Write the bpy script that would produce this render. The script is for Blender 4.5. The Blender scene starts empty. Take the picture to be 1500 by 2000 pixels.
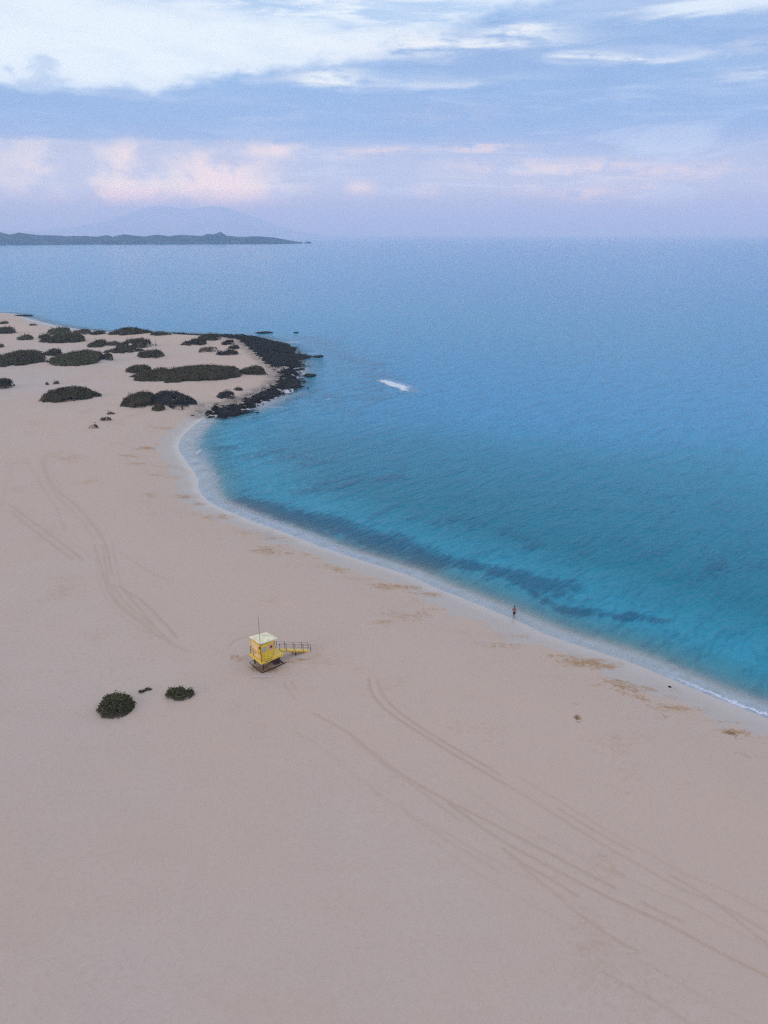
import bpy, bmesh, math, random
import numpy as np
from mathutils import Vector, Matrix

random.seed(11)
rng = np.random.default_rng(11)
S = bpy.context.scene
COL = S.collection
R = math.radians

# ------------------------------------------------------------------ camera, light, exposure
CAM_H, F_PX, PITCH = 50.0, 1400.0, 21.16
cam = bpy.data.cameras.new('camera')
cam.sensor_fit = 'VERTICAL'; cam.sensor_height = 24.0
cam.lens = F_PX / 2000 * 24.0
cam.clip_start = 0.5; cam.clip_end = 200000
camo = bpy.data.objects.new('camera', cam); COL.objects.link(camo)
camo.location = (0, 0, CAM_H); camo.rotation_euler = (R(90 - PITCH), 0, 0)
S.camera = camo
S.render.resolution_x, S.render.resolution_y = 768, 1024
S.render.engine = 'CYCLES'
S.view_settings.view_transform = 'Standard'; S.view_settings.look = 'None'
S.view_settings.gamma = 1.0; S.view_settings.exposure = 0.0
S.view_settings.use_curve_mapping = False
S.cycles.use_denoising = False
S.cycles.max_bounces = 8; S.cycles.diffuse_bounces = 3; S.cycles.transparent_max_bounces = 8
S.cycles.volume_bounces = 4
S.cycles.filter_width = 1.3

SUN_EL, SUN_AZ = 14.0, 232.0          # compass style: 0 = +Y (view direction), clockwise; low sun behind the left shoulder
sun = bpy.data.lights.new('sun', 'SUN'); sun.energy = 0.85; sun.angle = R(22); sun.color = (1.0, 0.80, 0.66)
suno = bpy.data.objects.new('sun', sun); COL.objects.link(suno)
sd_ = Vector((math.sin(R(SUN_AZ)) * math.cos(R(SUN_EL)), math.cos(R(SUN_AZ)) * math.cos(R(SUN_EL)), math.sin(R(SUN_EL))))
suno.rotation_euler = sd_.to_track_quat('Z', 'Y').to_euler()
suno.location = sd_ * 400

def lin(c):
    return tuple(((v / 255 / 12.92) if v / 255 <= 0.04045 else ((v / 255 + 0.055) / 1.055) ** 2.4) for v in c)

# ------------------------------------------------------------------ small node language
class G:
    """node graph helper; sockets wrapped in V get arithmetic"""
    def __init__(self, nt): self.nt = nt
    def n(self, t, **kw):
        o = self.nt.nodes.new(t)
        for k, v in kw.items(): setattr(o, k, v)
        return o
    def put(self, sock, v):
        if isinstance(v, V): self.nt.links.new(v.s, sock)
        elif v is not None:
            try: sock.default_value = v
            except Exception:
                sock.default_value = (*v, 1.0)
    def m(self, op, a, b=None, c=None, clamp=False):
        o = self.n('ShaderNodeMath', operation=op); o.use_clamp = clamp
        for i, v in enumerate((a, b, c)):
            if v is not None: self.put(o.inputs[i], v)
        return V(self, o.outputs[0])
    def ss(self, x, a, b):
        o = self.n('ShaderNodeMapRange', interpolation_type='SMOOTHSTEP')
        for i, v in enumerate((x, a, b, 0.0, 1.0)): self.put(o.inputs[i], v)
        return V(self, o.outputs[0])
    def rng(self, x, a, b, c, d):
        o = self.n('ShaderNodeMapRange')
        for i, v in enumerate((x, a, b, c, d)): self.put(o.inputs[i], v)
        return V(self, o.outputs[0])
    def mix(self, f, a, b, mode='MIX'):
        o = self.n('ShaderNodeMix', data_type='RGBA', blend_type=mode)
        self.put(o.inputs[0], f)
        for i, v in ((6, a), (7, b)):
            if isinstance(v, V): self.put(o.inputs[i], v)
            else: o.inputs[i].default_value = (*v[:3], 1.0)
        return V(self, o.outputs[2])
    def noise(self, vec, scale, detail=4, rough=0.55, dist=0.0, typ='FBM'):
        o = self.n('ShaderNodeTexNoise', noise_dimensions='3D')
        o.inputs['Scale'].default_value = scale; o.inputs['Detail'].default_value = detail
        o.inputs['Roughness'].default_value = rough; o.inputs['Distortion'].default_value = dist
        if vec is not None: self.put(o.inputs['Vector'], vec)
        return V(self, o.outputs['Fac'])
    def vmap(self, vec, scale=(1, 1, 1), rot=(0, 0, 0), loc=(0, 0, 0)):
        o = self.n('ShaderNodeMapping'); self.put(o.inputs[0], vec)
        o.inputs[1].default_value = loc; o.inputs[2].default_value = rot; o.inputs[3].default_value = scale
        return V(self, o.outputs[0])
    def pw(self, x, pts):
        """piecewise linear y(x); flat beyond the ends"""
        x0, x1 = pts[0][0], pts[-1][0]
        ys = [p[1] for p in pts]; y0, y1 = min(ys), max(ys) + 1e-6
        t = self.rng(x, x0, x1, 0.0, 1.0)
        o = self.n('ShaderNodeValToRGB'); self.put(o.inputs[0], t)
        e = o.color_ramp.elements
        while len(e) < len(pts): e.new(0.5)
        for i, p in enumerate(pts):
            e[i].position = (p[0] - x0) / (x1 - x0)
        for i, p in enumerate(pts):
            g = (p[1] - y0) / (y1 - y0); e[i].color = (g, g, g, 1)
        return self.rng(V(self, o.outputs[0]), 0.0, 1.0, y0, y1)
    def ramp(self, x, pts):
        """colour ramp over x in its own units"""
        x0, x1 = pts[0][0], pts[-1][0]
        t = self.rng(x, x0, x1, 0.0, 1.0)
        o = self.n('ShaderNodeValToRGB'); self.put(o.inputs[0], t)
        e = o.color_ramp.elements
        while len(e) < len(pts): e.new(0.5)
        for i, p in enumerate(pts): e[i].position = (p[0] - x0) / (x1 - x0)
        for i, p in enumerate(pts): e[i].color = (*p[1], 1)
        return V(self, o.outputs[0])
    def attr(self, name):
        o = self.n('ShaderNodeAttribute', attribute_name=name)
        return V(self, o.outputs['Fac'])
    def bump(self, h, strength=1.0, dist=1.0, normal=None):
        o = self.n('ShaderNodeBump'); o.inputs['Distance'].default_value = dist
        self.put(o.inputs['Strength'], strength)
        self.put(o.inputs['Height'], h)
        if normal is not None: self.put(o.inputs['Normal'], normal)
        return V(self, o.outputs[0])

class V:
    def __init__(self, g, s): self.g, self.s = g, s
    def __add__(self, o): return self.g.m('ADD', self, o)
    __radd__ = __add__
    def __sub__(self, o): return self.g.m('SUBTRACT', self, o)
    def __rsub__(self, o): return self.g.m('SUBTRACT', o, self)
    def __mul__(self, o): return self.g.m('MULTIPLY', self, o)
    __rmul__ = __mul__
    def __truediv__(self, o): return self.g.m('DIVIDE', self, o)
    def clamp(self): return self.g.m('ADD', self, 0.0, clamp=True)

# ------------------------------------------------------------------ pixels of the photograph -> places in the world
sp, cp = math.sin(R(PITCH)), math.cos(R(PITCH))
def ray(px, py):
    x, y = (px - 750) / F_PX, (1000 - py) / F_PX
    return np.array([x, cp + y * sp, -sp + y * cp])
def azel(px, py):
    d = ray(px, py)
    return math.degrees(math.atan2(d[0], d[1])), math.degrees(math.atan2(d[2], math.hypot(d[0], d[1])))
def flat(px, py, z=0.0):
    d = ray(px, py); t = (CAM_H - z) / -d[2]
    return (d[0] * t, d[1] * t)

# ------------------------------------------------------------------ world: sky with the morning's clouds
SKY = 0.1
HAZE_D, HAZE_TOP = 1.35e-4, 1060.0        # the air over the sea: density per metre, height of its top
HAZE_C, HAZE_A = (0.41, 0.69, 1.0), (0.74, 0.38, 1.0)              # blue light is scattered most
AIR = (0.381, 0.479, 0.730)             # what that air looks like when it is all one sees
W = bpy.data.worlds.new('World'); S.world = W; W.use_nodes = True
nt = W.node_tree; nt.nodes.clear(); g = G(nt)
tc = V(g, g.n('ShaderNodeTexCoord').outputs['Generated'])
sep = g.n('ShaderNodeSeparateXYZ'); g.put(sep.inputs[0], tc)
dx, dy, dz = (V(g, sep.outputs[i]) for i in range(3))
az = g.m('ARCTAN2', dx, dy) * 57.29578
el = g.m('ARCSINE', dz) * 57.29578
deg = g.vmap(tc, scale=(57.3, 57.3, 57.3))
st3 = g.vmap(deg, scale=(1, 1, 3.2)); st8 = g.vmap(deg, scale=(1, 1, 8.0)); st1 = g.vmap(deg, scale=(1, 1, 1.5))
n_big = g.noise(st3, 0.09, 6, 0.55, 0.3)
n_mid = g.noise(st3, 0.22, 7, 0.6, 0.2)
n_puff = g.noise(st1, 0.26, 5, 0.50, 0.35)
n_puff2 = g.noise(st1, 0.70, 4, 0.5, 0.3)
n_str = g.noise(st8, 0.10, 6, 0.62, 0.6)
n_fine = g.noise(st8, 0.35, 5, 0.6, 0.3)
elw = el + (n_mid - 0.5) * 2.6 + (n_puff2 - 0.5) * 0.9
azw = az + (n_big - 0.5) * 9
els = el + (n_str - 0.5) * 2.0
P = azel
def curve(pts): return sorted([P(*p) for p in pts])
def blob(px, py, wx, wy, e=el, a=az):
    """soft ellipse of cloud light, size in photo pixels"""
    a0, e0 = P(px, py); ka, ke = 57.3 / F_PX * wx * 0.87, 57.3 / F_PX * wy * 0.80
    q = g.m('POWER', (a - a0) / ka, 2.0) + g.m('POWER', (e - e0) / ke, 2.0)
    return g.m('EXPONENT', q * -1.0)

c_white = lin((234, 243, 254)); c_blue = lin((158, 187, 230)); c_lav = lin((184, 191, 227))
c_hor = lin((172, 183, 219)); c_pink = lin((219, 215, 228)); c_peach = lin((236, 220, 228)); c_pale = lin((200, 214, 241))

base = g.ramp(el, [(-2, c_hor), (0.6, c_hor), (2.2, lin((178, 188, 221))), (4.2, lin((182, 193, 226))), (6.0, lin((172, 189, 227))),
                   (7.4, c_blue), (10, lin((160, 191, 233))), (14.5, lin((166, 195, 235))), (19, lin((196, 216, 245))), (30, lin((226, 238, 253))), (80, lin((236, 244, 255)))])
# lavender and pale layers that streak across everything
col = g.mix(g.ss(n_str, 0.46, 0.66) * g.ss(el, 0.8, 3.0) * 0.6, base, c_pale)
col = g.mix(g.ss(n_fine * .5 + n_str * .5, 0.50, 0.36) * g.ss(el, 5.5, 8.0) * 0.5, col, lin((148, 180, 226)))
col = g.mix(g.ss(n_big, 0.50, 0.72) * g.pw(el, [(2, 0), (4, .7), (9, .6), (12, .15), (20, 0)]) * 0.5, col, lin((184, 191, 225)))
# pink-lit cumulus low over the sea
e_top = g.pw(az, curve([(-400, 262), (0, 268), (300, 273), (560, 272), (820, 280), (1000, 300), (1250, 325), (1500, 345), (1900, 330)]))
under = g.ss(e_top - (el + (n_fine - .5) * 0.7 + (n_mid - .5) * .3), -0.15, 0.25)
strength = g.pw(az, [(-60, .55), (-30, .7), (-22, 1.0), (-10, .95), (-6, .40), (2, .16), (10, .26), (16, .26), (24, .12), (60, .5)])
lay = under * g.ss(el, 1.4, 3.2)
col = g.mix(lay * 0.7 * strength, col, lin((200, 206, 230)))
shade_ = g.ss(n_puff2 * .5 + n_puff * .5, .56, .40)
puff = g.ss(n_puff * 0.75 + n_puff2 * 0.25, 0.46, 0.60) * lay * strength
col = g.mix(puff * 0.6, col, c_pink)
col = g.mix(shade_ * lay * strength * .45, col, lin((190, 193, 224)))
hot = (blob(255, 315, 45, 42) + blob(420, 330, 75, 40) + blob(545, 290, 60, 20) + blob(240, 375, 80, 26) + blob(440, 372, 95, 26)
       + blob(90, 325, 45, 25) * .6).clamp()
col = g.mix((hot * g.ss(n_puff * .7 + n_puff2 * .3 + hot * .06, 0.44, 0.62)).clamp() * 0.9, col, c_peach)
thin = (blob(730, 291, 95, 11, els) + blob(940, 291, 85, 7, els) + blob(1090, 328, 200, 15, els) * .75 + blob(1330, 338, 110, 14, els) * .5
        + blob(1150, 380, 60, 16) * .7 + blob(1030, 370, 45, 15) * .4 + blob(1255, 372, 30, 16) * .4 + blob(703, 368, 28, 16) * .75 + blob(835, 372, 22, 12) * .6
        + blob(860, 222, 110, 18, els) * .45).clamp()
col = g.mix((thin * g.ss(n_puff2 * .5 + n_fine * .5, 0.36, 0.56)).clamp(), col, lin((228, 214, 224)))
# the blue-grey bank over the right half
bank = g.ss(azw, -6, 4) * g.pw(el, [(5, 0), (7, .7), (11, .85), (14, .7), (19, 0)])
col = g.mix(bank * (g.ss(n_str * .5 + n_mid * .5, .62, .40) * .5 + .35), col, lin((150, 178, 223)))
bankl = g.ss(azw, 6, -2) * g.ss(elw, 5.4, 6.4) * g.ss(elw, 10.5, 8)
col = g.mix(bankl * .55, col, lin((154, 181, 226)))
# the bright opening upper left, with a fluffy lower edge
e_open = g.pw(az, curve([(-900, 200), (-300, 150), (0, 163), (130, 176), (300, 190), (345, 172), (420, 158), (560, 144), (680, 126), (760, 104),
                         (860, 70), (950, 40), (1060, 8), (1180, -20), (1300, -40), (1500, -60), (1900, -90)]))
opening = g.ss(elw - e_open, -0.25, 0.9)
high = g.ss(el + (n_big - 0.5) * 8, 15.0, 24.0)
opening = (opening * (1.0 - high * g.ss(n_big, 0.50, 0.66) * 0.5)).clamp()
whitemix = g.ss(n_str * .6 + n_mid * .4, 0.62, 0.40) * 0.20 + 0.80
col = g.mix(opening * whitemix, col, c_white)
# small cloud rising into the opening far left, blue streaks along the top and a bright corner upper right
tuft = g.ss(blob(78, 146, 40, 26, elw, az + (n_puff2 - .5) * 6) + blob(112, 122, 24, 10, elw, az + (n_puff - .5) * 5) * .9 + (n_puff2 - .5) * 1.5, 0.25, 1.15)
col = g.mix(tuft * 0.5, col, c_blue)
topstreak = (blob(420, 0, 190, 12, els) * .8 + blob(560, 22, 70, 18, els) + blob(720, 40, 80, 12, els) * .8 + blob(900, 30, 170, 28, els) + blob(720, 8, 200, 10, els) * .5).clamp()
col = g.mix(topstreak * g.ss(n_fine, .30, .6) * 0.85, col, lin((172, 202, 240)))
corner = blob(1420, 4, 190, 20, els).clamp()
col = g.mix(g.ss(corner + (n_fine - .5) * .6, .15, 1.0) * .85, col, c_white)
# torn bright streaks under the blue bank on the right
brt = (blob(1020, 60, 80, 12, els) + blob(1140, 110, 70, 10, els) + blob(1250, 119, 70, 7, els) * .8 + blob(640, 152, 75, 14, els) + blob(930, 84, 180, 9, els) * .8
       + blob(800, 72, 90, 24, els) * .8 + blob(1470, 146, 50, 12, els) * .5 + blob(1380, 100, 160, 12, els) * .35 + blob(850, 160, 150, 8, els) * .4 + blob(640, 96, 110, 20, els) * .5).clamp()
col = g.mix((brt * g.ss(n_fine * .6 + n_puff2 * .4, .34, .58)).clamp(), col, lin((236, 240, 248)))
nish = g.n('ShaderNodeTexSky'); nish.sky_type = 'NISHITA'; nish.sun_disc = False
nish.sun_elevation = R(SUN_EL); nish.sun_rotation = R(SUN_AZ); nish.altitude = 50
nish.air_density = 1.0; nish.dust_density = 1.5; nish.ozone_density = 1.5
# the clouds above the haze are stronger than they look through it
trc = g.n('ShaderNodeCombineXYZ')
for i_ in range(3):
    g.put(trc.inputs[i_], g.m('EXPONENT', g.m('DIVIDE', -HAZE_D * (HAZE_C[i_] + (1 - HAZE_C[i_]) * (1 - HAZE_A[i_] ** .5)) * (HAZE_TOP - CAM_H), g.m('SINE', g.m('MAXIMUM', el, 3.2) * 0.0174533))))
va = g.n('ShaderNodeVectorMath', operation='SUBTRACT'); g.put(va.inputs[0], col); va.inputs[1].default_value = AIR
vb = g.n('ShaderNodeVectorMath', operation='DIVIDE'); g.put(vb.inputs[0], V(g, va.outputs[0])); g.put(vb.inputs[1], V(g, trc.outputs[0]))
vc = g.n('ShaderNodeVectorMath', operation='ADD'); g.put(vc.inputs[0], V(g, vb.outputs[0])); vc.inputs[1].default_value = AIR
vd = g.n('ShaderNodeVectorMath', operation='MAXIMUM'); g.put(vd.inputs[0], V(g, vc.outputs[0])); vd.inputs[1].default_value = (.02, .02, .02)
cloud = g.n('ShaderNodeVectorMath', operation='SCALE'); g.put(cloud.inputs[0], V(g, vd.outputs[0])); g.put(cloud.inputs['Scale'], g.pw(el, [(15, 1.0 / SKY), (55, 1.25 / SKY)]))
cover = 0.93
fin = g.mix(cover, V(g, nish.outputs[0]), V(g, cloud.outputs[0]))
bg = g.n('ShaderNodeBackground'); g.put(bg.inputs[0], fin); bg.inputs[1].default_value = SKY
wo = g.n('ShaderNodeOutputWorld'); nt.links.new(bg.outputs[0], wo.inputs[0])

# ------------------------------------------------------------------ materials
def material(name):
    m = bpy.data.materials.new(name); m.use_nodes = True
    m.node_tree.nodes.clear(); gg = G(m.node_tree)
    out = gg.n('ShaderNodeOutputMaterial')
    return m, gg, out
def principled(gg, out, base, rough=0.6, normal=None, spec=0.5, ior=1.45, metal=0.0):
    b = gg.n('ShaderNodeBsdfPrincipled')
    if isinstance(base, V): gg.put(b.inputs['Base Color'], base)
    else: b.inputs['Base Color'].default_value = (*base, 1)
    gg.put(b.inputs['Roughness'], rough); b.inputs['IOR'].default_value = ior
    b.inputs['Metallic'].default_value = metal
    gg.put(b.inputs['Specular IOR Level'], spec)
    if normal is not None: gg.put(b.inputs['Normal'], normal)
    if out is not None: gg.nt.links.new(b.outputs[0], out.inputs[0])
    return b
def simple(name, c, rough=0.6, var=0.15, scale=6.0, spec=0.4, bump=0.0, c2=None):
    m, gg, out = material(name)
    co = V(gg, gg.n('ShaderNodeTexCoord').outputs['Object'])
    nz = gg.noise(co, scale, 5, 0.6)
    lo = tuple(v * (1 - var) for v in c); hi = c2 or tuple(min(1, v * (1 + var)) for v in c)
    colr = gg.mix(gg.ss(nz, 0.32, 0.68), lo, hi)
    nrm = gg.bump(nz, bump, 0.05) if bump else None
    principled(gg, out, colr, rough, nrm, spec)
    return m

# ------------------------------------------------------------------ numpy noise, polygons, terrain
_perm = np.random.default_rng(5).random((256, 256)).astype(np.float32)
def vnoise(x, y):
    xi = np.floor(x).astype(np.int64); yi = np.floor(y).astype(np.int64)
    fx = x - xi; fy = y - yi
    fx = fx * fx * fx * (fx * (fx * 6 - 15) + 10); fy = fy * fy * fy * (fy * (fy * 6 - 15) + 10)
    a = _perm[xi & 255, yi & 255]; b = _perm[(xi + 1) & 255, yi & 255]
    c = _perm[xi & 255, (yi + 1) & 255]; d = _perm[(xi + 1) & 255, (yi + 1) & 255]
    return (a * (1 - fx) + b * fx) * (1 - fy) + (c * (1 - fx) + d * fx) * fy
def fbm(x, y, oct=4, gain=0.5):
    s = 0; amp = 1; tot = 0
    for i in range(oct):
        s = s + amp * vnoise(x + 17.3 * i, y - 9.1 * i); tot += amp
        amp *= gain; x = x * 2.03; y = y * 2.03
    return s / tot - 0.5
def sstep(x, a, b):
    t = np.clip((x - a) / (b - a), 0, 1); return t * t * (3 - 2 * t)
def segdist(px, py, pts):
    d2 = np.full(px.shape, 1e18)
    for (ax, ay), (bx, by) in zip(pts[:-1], pts[1:]):
        vx, vy = bx - ax, by - ay; L = vx * vx + vy * vy + 1e-12
        t = np.clip(((px - ax) * vx + (py - ay) * vy) / L, 0, 1)
        d2 = np.minimum(d2, (px - ax - t * vx) ** 2 + (py - ay - t * vy) ** 2)
    return np.sqrt(d2)
def inside(px, py, poly):
    c = np.zeros(px.shape, bool)
    for (ax, ay), (bx, by) in zip(poly, poly[1:] + poly[:1]):
        k = (ay > py) != (by > py)
        xx = (bx - ax) * (py - ay) / ((by - ay) if by != ay else 1e-12) + ax
        c ^= k & (px < xx)
    return c
def smooth_line(pts, n=6):
    """Catmull-Rom through the points"""
    p = [np.array(q, float) for q in pts]; p = [2 * p[0] - p[1]] + p + [2 * p[-1] - p[-2]]
    out = []
    for i in range(1, len(p) - 2):
        for k in range(n):
            t = k / n
            out.append(tuple(0.5 * ((2 * p[i]) + (-p[i-1] + p[i+1]) * t + (2*p[i-1] - 5*p[i] + 4*p[i+1] - p[i+2]) * t*t + (-p[i-1] + 3*p[i] - 3*p[i+1] + p[i+2]) * t**3)))
    out.append(tuple(p[-2])); return out

SHORE_PX = [(1500, 1404), (1400, 1364), (1300, 1322), (1232, 1294), (1180, 1277), (1080, 1244), (1000, 1208), (900, 1167), (850, 1148), (794, 1122),
            (704, 1094), (640, 1073), (586, 1052), (544, 1036), (493, 1018), (461, 1004), (416, 985), (390, 959), (384, 930), (362, 898), (349, 876),
            (355, 854), (378, 832), (402, 816), (437, 811), (480, 800), (520, 783), (555, 764), (575, 742), (580, 715), (576, 695), (555, 680),
            (520, 664), (480, 657), (430, 655), (370, 653), (300, 650), (214, 649), (145, 643), (113, 638), (86, 632), (54, 623), (34, 615), (0, 611)]
sh = [flat(*p) for p in SHORE_PX]
shore_mid = smooth_line(sh, 4)
e0 = np.array(sh[0]); ed = e0 - np.array(sh[2]); ed /= np.linalg.norm(ed)
right_ext = [tuple(e0 + ed * k + np.array((ed[1], -ed[0])) * -0.0004 * k * k) for k in (400, 220, 120, 60, 25)]
l0 = np.array(sh[-1])
left_ext = [tuple(l0 + np.array(q)) for q in ((-40, 6), (-110, 20), (-260, 30), (-500, 90), (-1000, 120), (-2500, 300))]
SHORE = [(6000, -9000)] + [(2500, -1500)] + right_ext + shore_mid + left_ext
LAND = SHORE + [(-6000, 900), (-9000, -9000)]
SEG = SHORE
def sdist(x, y):
    """metres inland of the waterline (negative out at sea)"""
    d = segdist(x, y, SEG)
    return np.where(inside(x, y, LAND), d, -d)
def height(x, y, s=None):
    if s is None: s = sdist(x, y)
    sw = s + fbm(x / 9, y / 9, 3) * 2.0
    face = np.where(s < 0, s * 0.10, 1.5 * sstep(sw, -1.0, 17) + 0.004 * np.clip(s, 0, 300))
    inl = sstep(s, 8, 45)
    dune = fbm(x / 60 + 3, y / 60, 3) * 1.5 + fbm(x / 17, y / 17 + 9, 3) * 0.5 + fbm(x / 5, y / 5, 2) * 0.14
    head = sstep(y, 190, 260)
    dune = dune * (1 + 0.9 * head)
    return np.maximum(face, -4.0) + inl * dune
def ground(px, py):
    """the point of the beach seen at a pixel of the photograph"""
    z = 0.0
    for _ in range(8):
        x, y = flat(px, py, z); z = 0.5 * z + 0.5 * float(height(np.array([x]), np.array([y]))[0])
    x, y = flat(px, py, z)
    return np.array([x, y, float(height(np.array([x]), np.array([y]))[0])])
def gz(x, y): return float(height(np.array([float(x)]), np.array([float(y)]))[0])

def grow(start, stop, s0, k):
    out = [start]; s = s0
    sgn = 1 if stop > start else -1
    while sgn * (stop - out[-1]) > 0:
        out.append(out[-1] + sgn * s); s *= (1 + k)
    out[-1] = stop; return out
def grid_mesh(name, xs, ys, zfun, mat, attrs=None, keep=None):
    X, Y = np.meshgrid(xs, ys); X, Y = X.ravel(), Y.ravel()
    Z, at = zfun(X, Y)
    nx, ny = len(xs), len(ys)
    i = (np.arange(ny - 1)[:, None] * nx + np.arange(nx - 1)[None, :]).ravel()
    q = np.stack([i, i + 1, i + 1 + nx, i + nx], 1)
    if keep is not None:
        k = keep(X, Y, Z, at); q = q[k[q].any(1)]
        used = np.zeros(len(X), bool); used[q.ravel()] = True
        remap = np.cumsum(used) - 1; q = remap[q]
        X, Y, Z = X[used], Y[used], Z[used]; at = {n: v[used] for n, v in at.items()}
    me = mesh_from(name, np.stack([X, Y, Z], 1), q, mat)
    me.polygons.foreach_set('use_smooth', np.ones(len(q), bool))
    for n, v in at.items():
        a = me.attributes.new(n, 'FLOAT', 'POINT'); a.data.foreach_set('value', v.astype(np.float32))
    return me
def mesh_from(name, co, q, mat=None):
    me = bpy.data.meshes.new(name)
    k = q.shape[1]
    me.vertices.add(len(co)); me.vertices.foreach_set('co', np.asarray(co, np.float32).ravel())
    me.loops.add(q.size); me.loops.foreach_set('vertex_index', q.astype(np.int32).ravel())
    me.polygons.add(len(q)); me.polygons.foreach_set('loop_start', np.arange(0, q.size, k, dtype=np.int32))
    me.update(calc_edges=True)
    if mat: me.materials.append(mat)
    return me
def link(name, me, parent=None, **props):
    o = bpy.data.objects.new(name, me); COL.objects.link(o)
    if parent is not None: o.parent = parent
    for k, v in props.items():
        if v is not None: o[k] = v
    return o

# ------------------------------------------------------------------ sand
TRK = 1.667
def off8(l): return [(600 + x / TRK, 1300 + y / TRK) for x, y in l]
def off7(l): return [(x / 3, 850 + y / 3) for x, y in l]
TRACKS = [(off8([(200,40),(205,80),(230,120),(290,170),(390,225),(480,285),(560,330),(655,385)]), .85), (off8([(228,45),(240,90),(280,135),(350,185),(440,240),(540,295),(630,350)]), .8),
    (off8([(655,385),(780,460),(870,520),(980,590),(1060,635),(1140,680),(1230,740),(1310,760),(1400,810),(1500,870),(1640,960)]), .5), (off8([(820,460),(900,510),(1000,570),(1055,600)]), .55),
    (off8([(1180,680),(1260,725),(1330,775),(1400,830),(1470,890),(1600,980)]), .55),
    (off8([(20,150),(100,190),(180,245),(260,310),(330,360),(400,400),(470,440),(560,485),(640,525),(740,580),(830,625),(920,680),(1000,720)]), .7),
    (off8([(460,440),(540,500),(620,555),(700,600),(790,650),(880,700),(970,750),(1080,800),(1190,850),(1300,920),(1420,980),(1500,1020),(1640,1090)]), .75),
    (off8([(640,590),(700,640),(760,670),(830,715),(880,750)]), .8), (off8([(690,640),(780,715),(860,790),(940,850),(1030,910),(1080,935)]), .6),
    (off8([(310,460),(370,505),(450,560),(520,600),(620,660)]), .35), (off8([(960,1000),(1050,1060),(1150,1110),(1220,1160),(1300,1220)]), .5),
    (off8([(1090,770),(1150,805),(1220,835)]), .6), (off8([(150,230),(230,300),(320,360),(420,440),(500,500)]), .4),
    (off7([(60,410),(160,490),(270,570),(360,630),(440,690),(490,730)]), .8), (off7([(70,450),(160,540),(260,605),(340,665),(430,725)]), .8),
    (off7([(250,130),(270,220),(310,300),(360,350),(450,410),(510,480),(570,570),(620,620),(640,720),(655,810)]), .7),
    (off7([(230,140),(290,300),(340,370),(440,450),(500,540),(560,610)]), .4),
    (off7([(150,130),(230,280),(310,390),(350,470),(380,560)]), .4),
    (off7([(550,640),(590,740),(610,850),(650,940),(700,1010),(780,1070),(860,1130),(940,1190),(1040,1240),(1100,1270)]), .6),
    (off7([(600,640),(615,740),(630,830),(650,900),(690,980),(760,1040),(850,1110),(930,1150)]), .5),
    (off7([(660,870),(720,970),(800,1050),(870,1090),(930,1150),(1000,1210)]), .6), (off7([(690,880),(780,935),(860,990),(930,1070),(990,1130),(1040,1190)]), .85),
    (off7([(720,900),(790,980),(850,1060),(900,1110)]), .7), (off7([(15,420),(20,350),(50,250),(90,150)]), .4), (off7([(700,680),(800,750),(900,810),(1000,850)]), .4),
    ([(450,1262),(458,1252),(470,1247),(484,1244)], .7), ([(452,1288),(470,1284),(485,1286)], .5), ([(556,1330),(562,1345),(575,1360)], .5), ([(570,1328),(578,1342)], .45)]
STAINS_AND_SHADE = [(520, 1303, 30, 9, 1.3),(575, 1290, 30, 6, .7),(770,1146,60,9,.9),(835,1160,40,7,.8),(750,1216,45,10,.5),(900,1232,60,8,.4),(1250,1268,75,10,.7),(985,1260,70,8,.6),(1000,1243,60,7,.6),(1150,1295,70,14,.95),(1110,1283,50,9,.7),(1200,1330,40,9,.7),(1165,1337,25,7,.9),  # first entry paints the shade under the tower as browner sand
    (1250,1345,90,12,.6),(1330,1385,80,12,.75),(1310,1362,50,8,.5),(1430,1430,40,8,1.0),(1290,1400,40,10,.5),(1400,1410,60,9,.5),(1125,1402,9,4,1.),(1124,1375,10,6,.6),(1225,1403,12,8,.5),(545,1048,60,14,.6),(480,1040,60,14,.45),(430,1010,40,10,.6),(390,985,20,5,.9),(360,970,30,7,.7),
    (250,890,35,6,.6),(265,905,22,5,.7),(330,912,45,6,.5),(320,930,55,6,.5),(235,866,25,5,.4),(470,1285,30,8,.8),(500,1298,20,6,.5),(620,1105,70,12,.45),(690,1130,60,10,.4),(560,1080,80,10,.35),(1060,1320,80,10,.3),(850,1190,60,9,.35),
    (1460,1475,60,10,.4),(1380,1500,90,16,.2)]
track_w = [([flat(*p, 1.6) for p in smooth_line(l, 3)], s) for l, s in TRACKS]
for k_, off_, s_ in ((5, -3.4, .26), (6, 2.6, .28), (6, -4.2, .22), (2, 1.7, .34), (16, 1.6, .30), (19, 1.6, .32), (19, -1.2, .26), (14, 2.6, .22)):
    l_ = np.array(track_w[k_][0]); t_ = np.gradient(l_, axis=0); t_ /= np.linalg.norm(t_, axis=1)[:, None] + 1e-9
    track_w.append(([tuple(p) for p in l_ + np.stack([-t_[:, 1], t_[:, 0]], 1) * off_], s_))
stain_shade_w = []
for px, py, wx, wy, s in STAINS_AND_SHADE:
    c = ground(px, py); a = np.array(flat(px + wx, py, c[2])) - c[:2]; b = np.array(flat(px, py - wy, c[2])) - c[:2]
    stain_shade_w.append((c, np.linalg.norm(a), np.linalg.norm(b), s))
def relax(l):
    a = np.array(l)
    for _ in range(6): a[1:-1] = .25 * a[:-2] + .5 * a[1:-1] + .25 * a[2:]
    return [tuple(p) for p in a]
track_w = [(relax(l), s) for l, s in track_w]
BUSH_MOUNDS = []     # (x, y, radius_x, radius_y, height), filled from the bush list below

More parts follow.
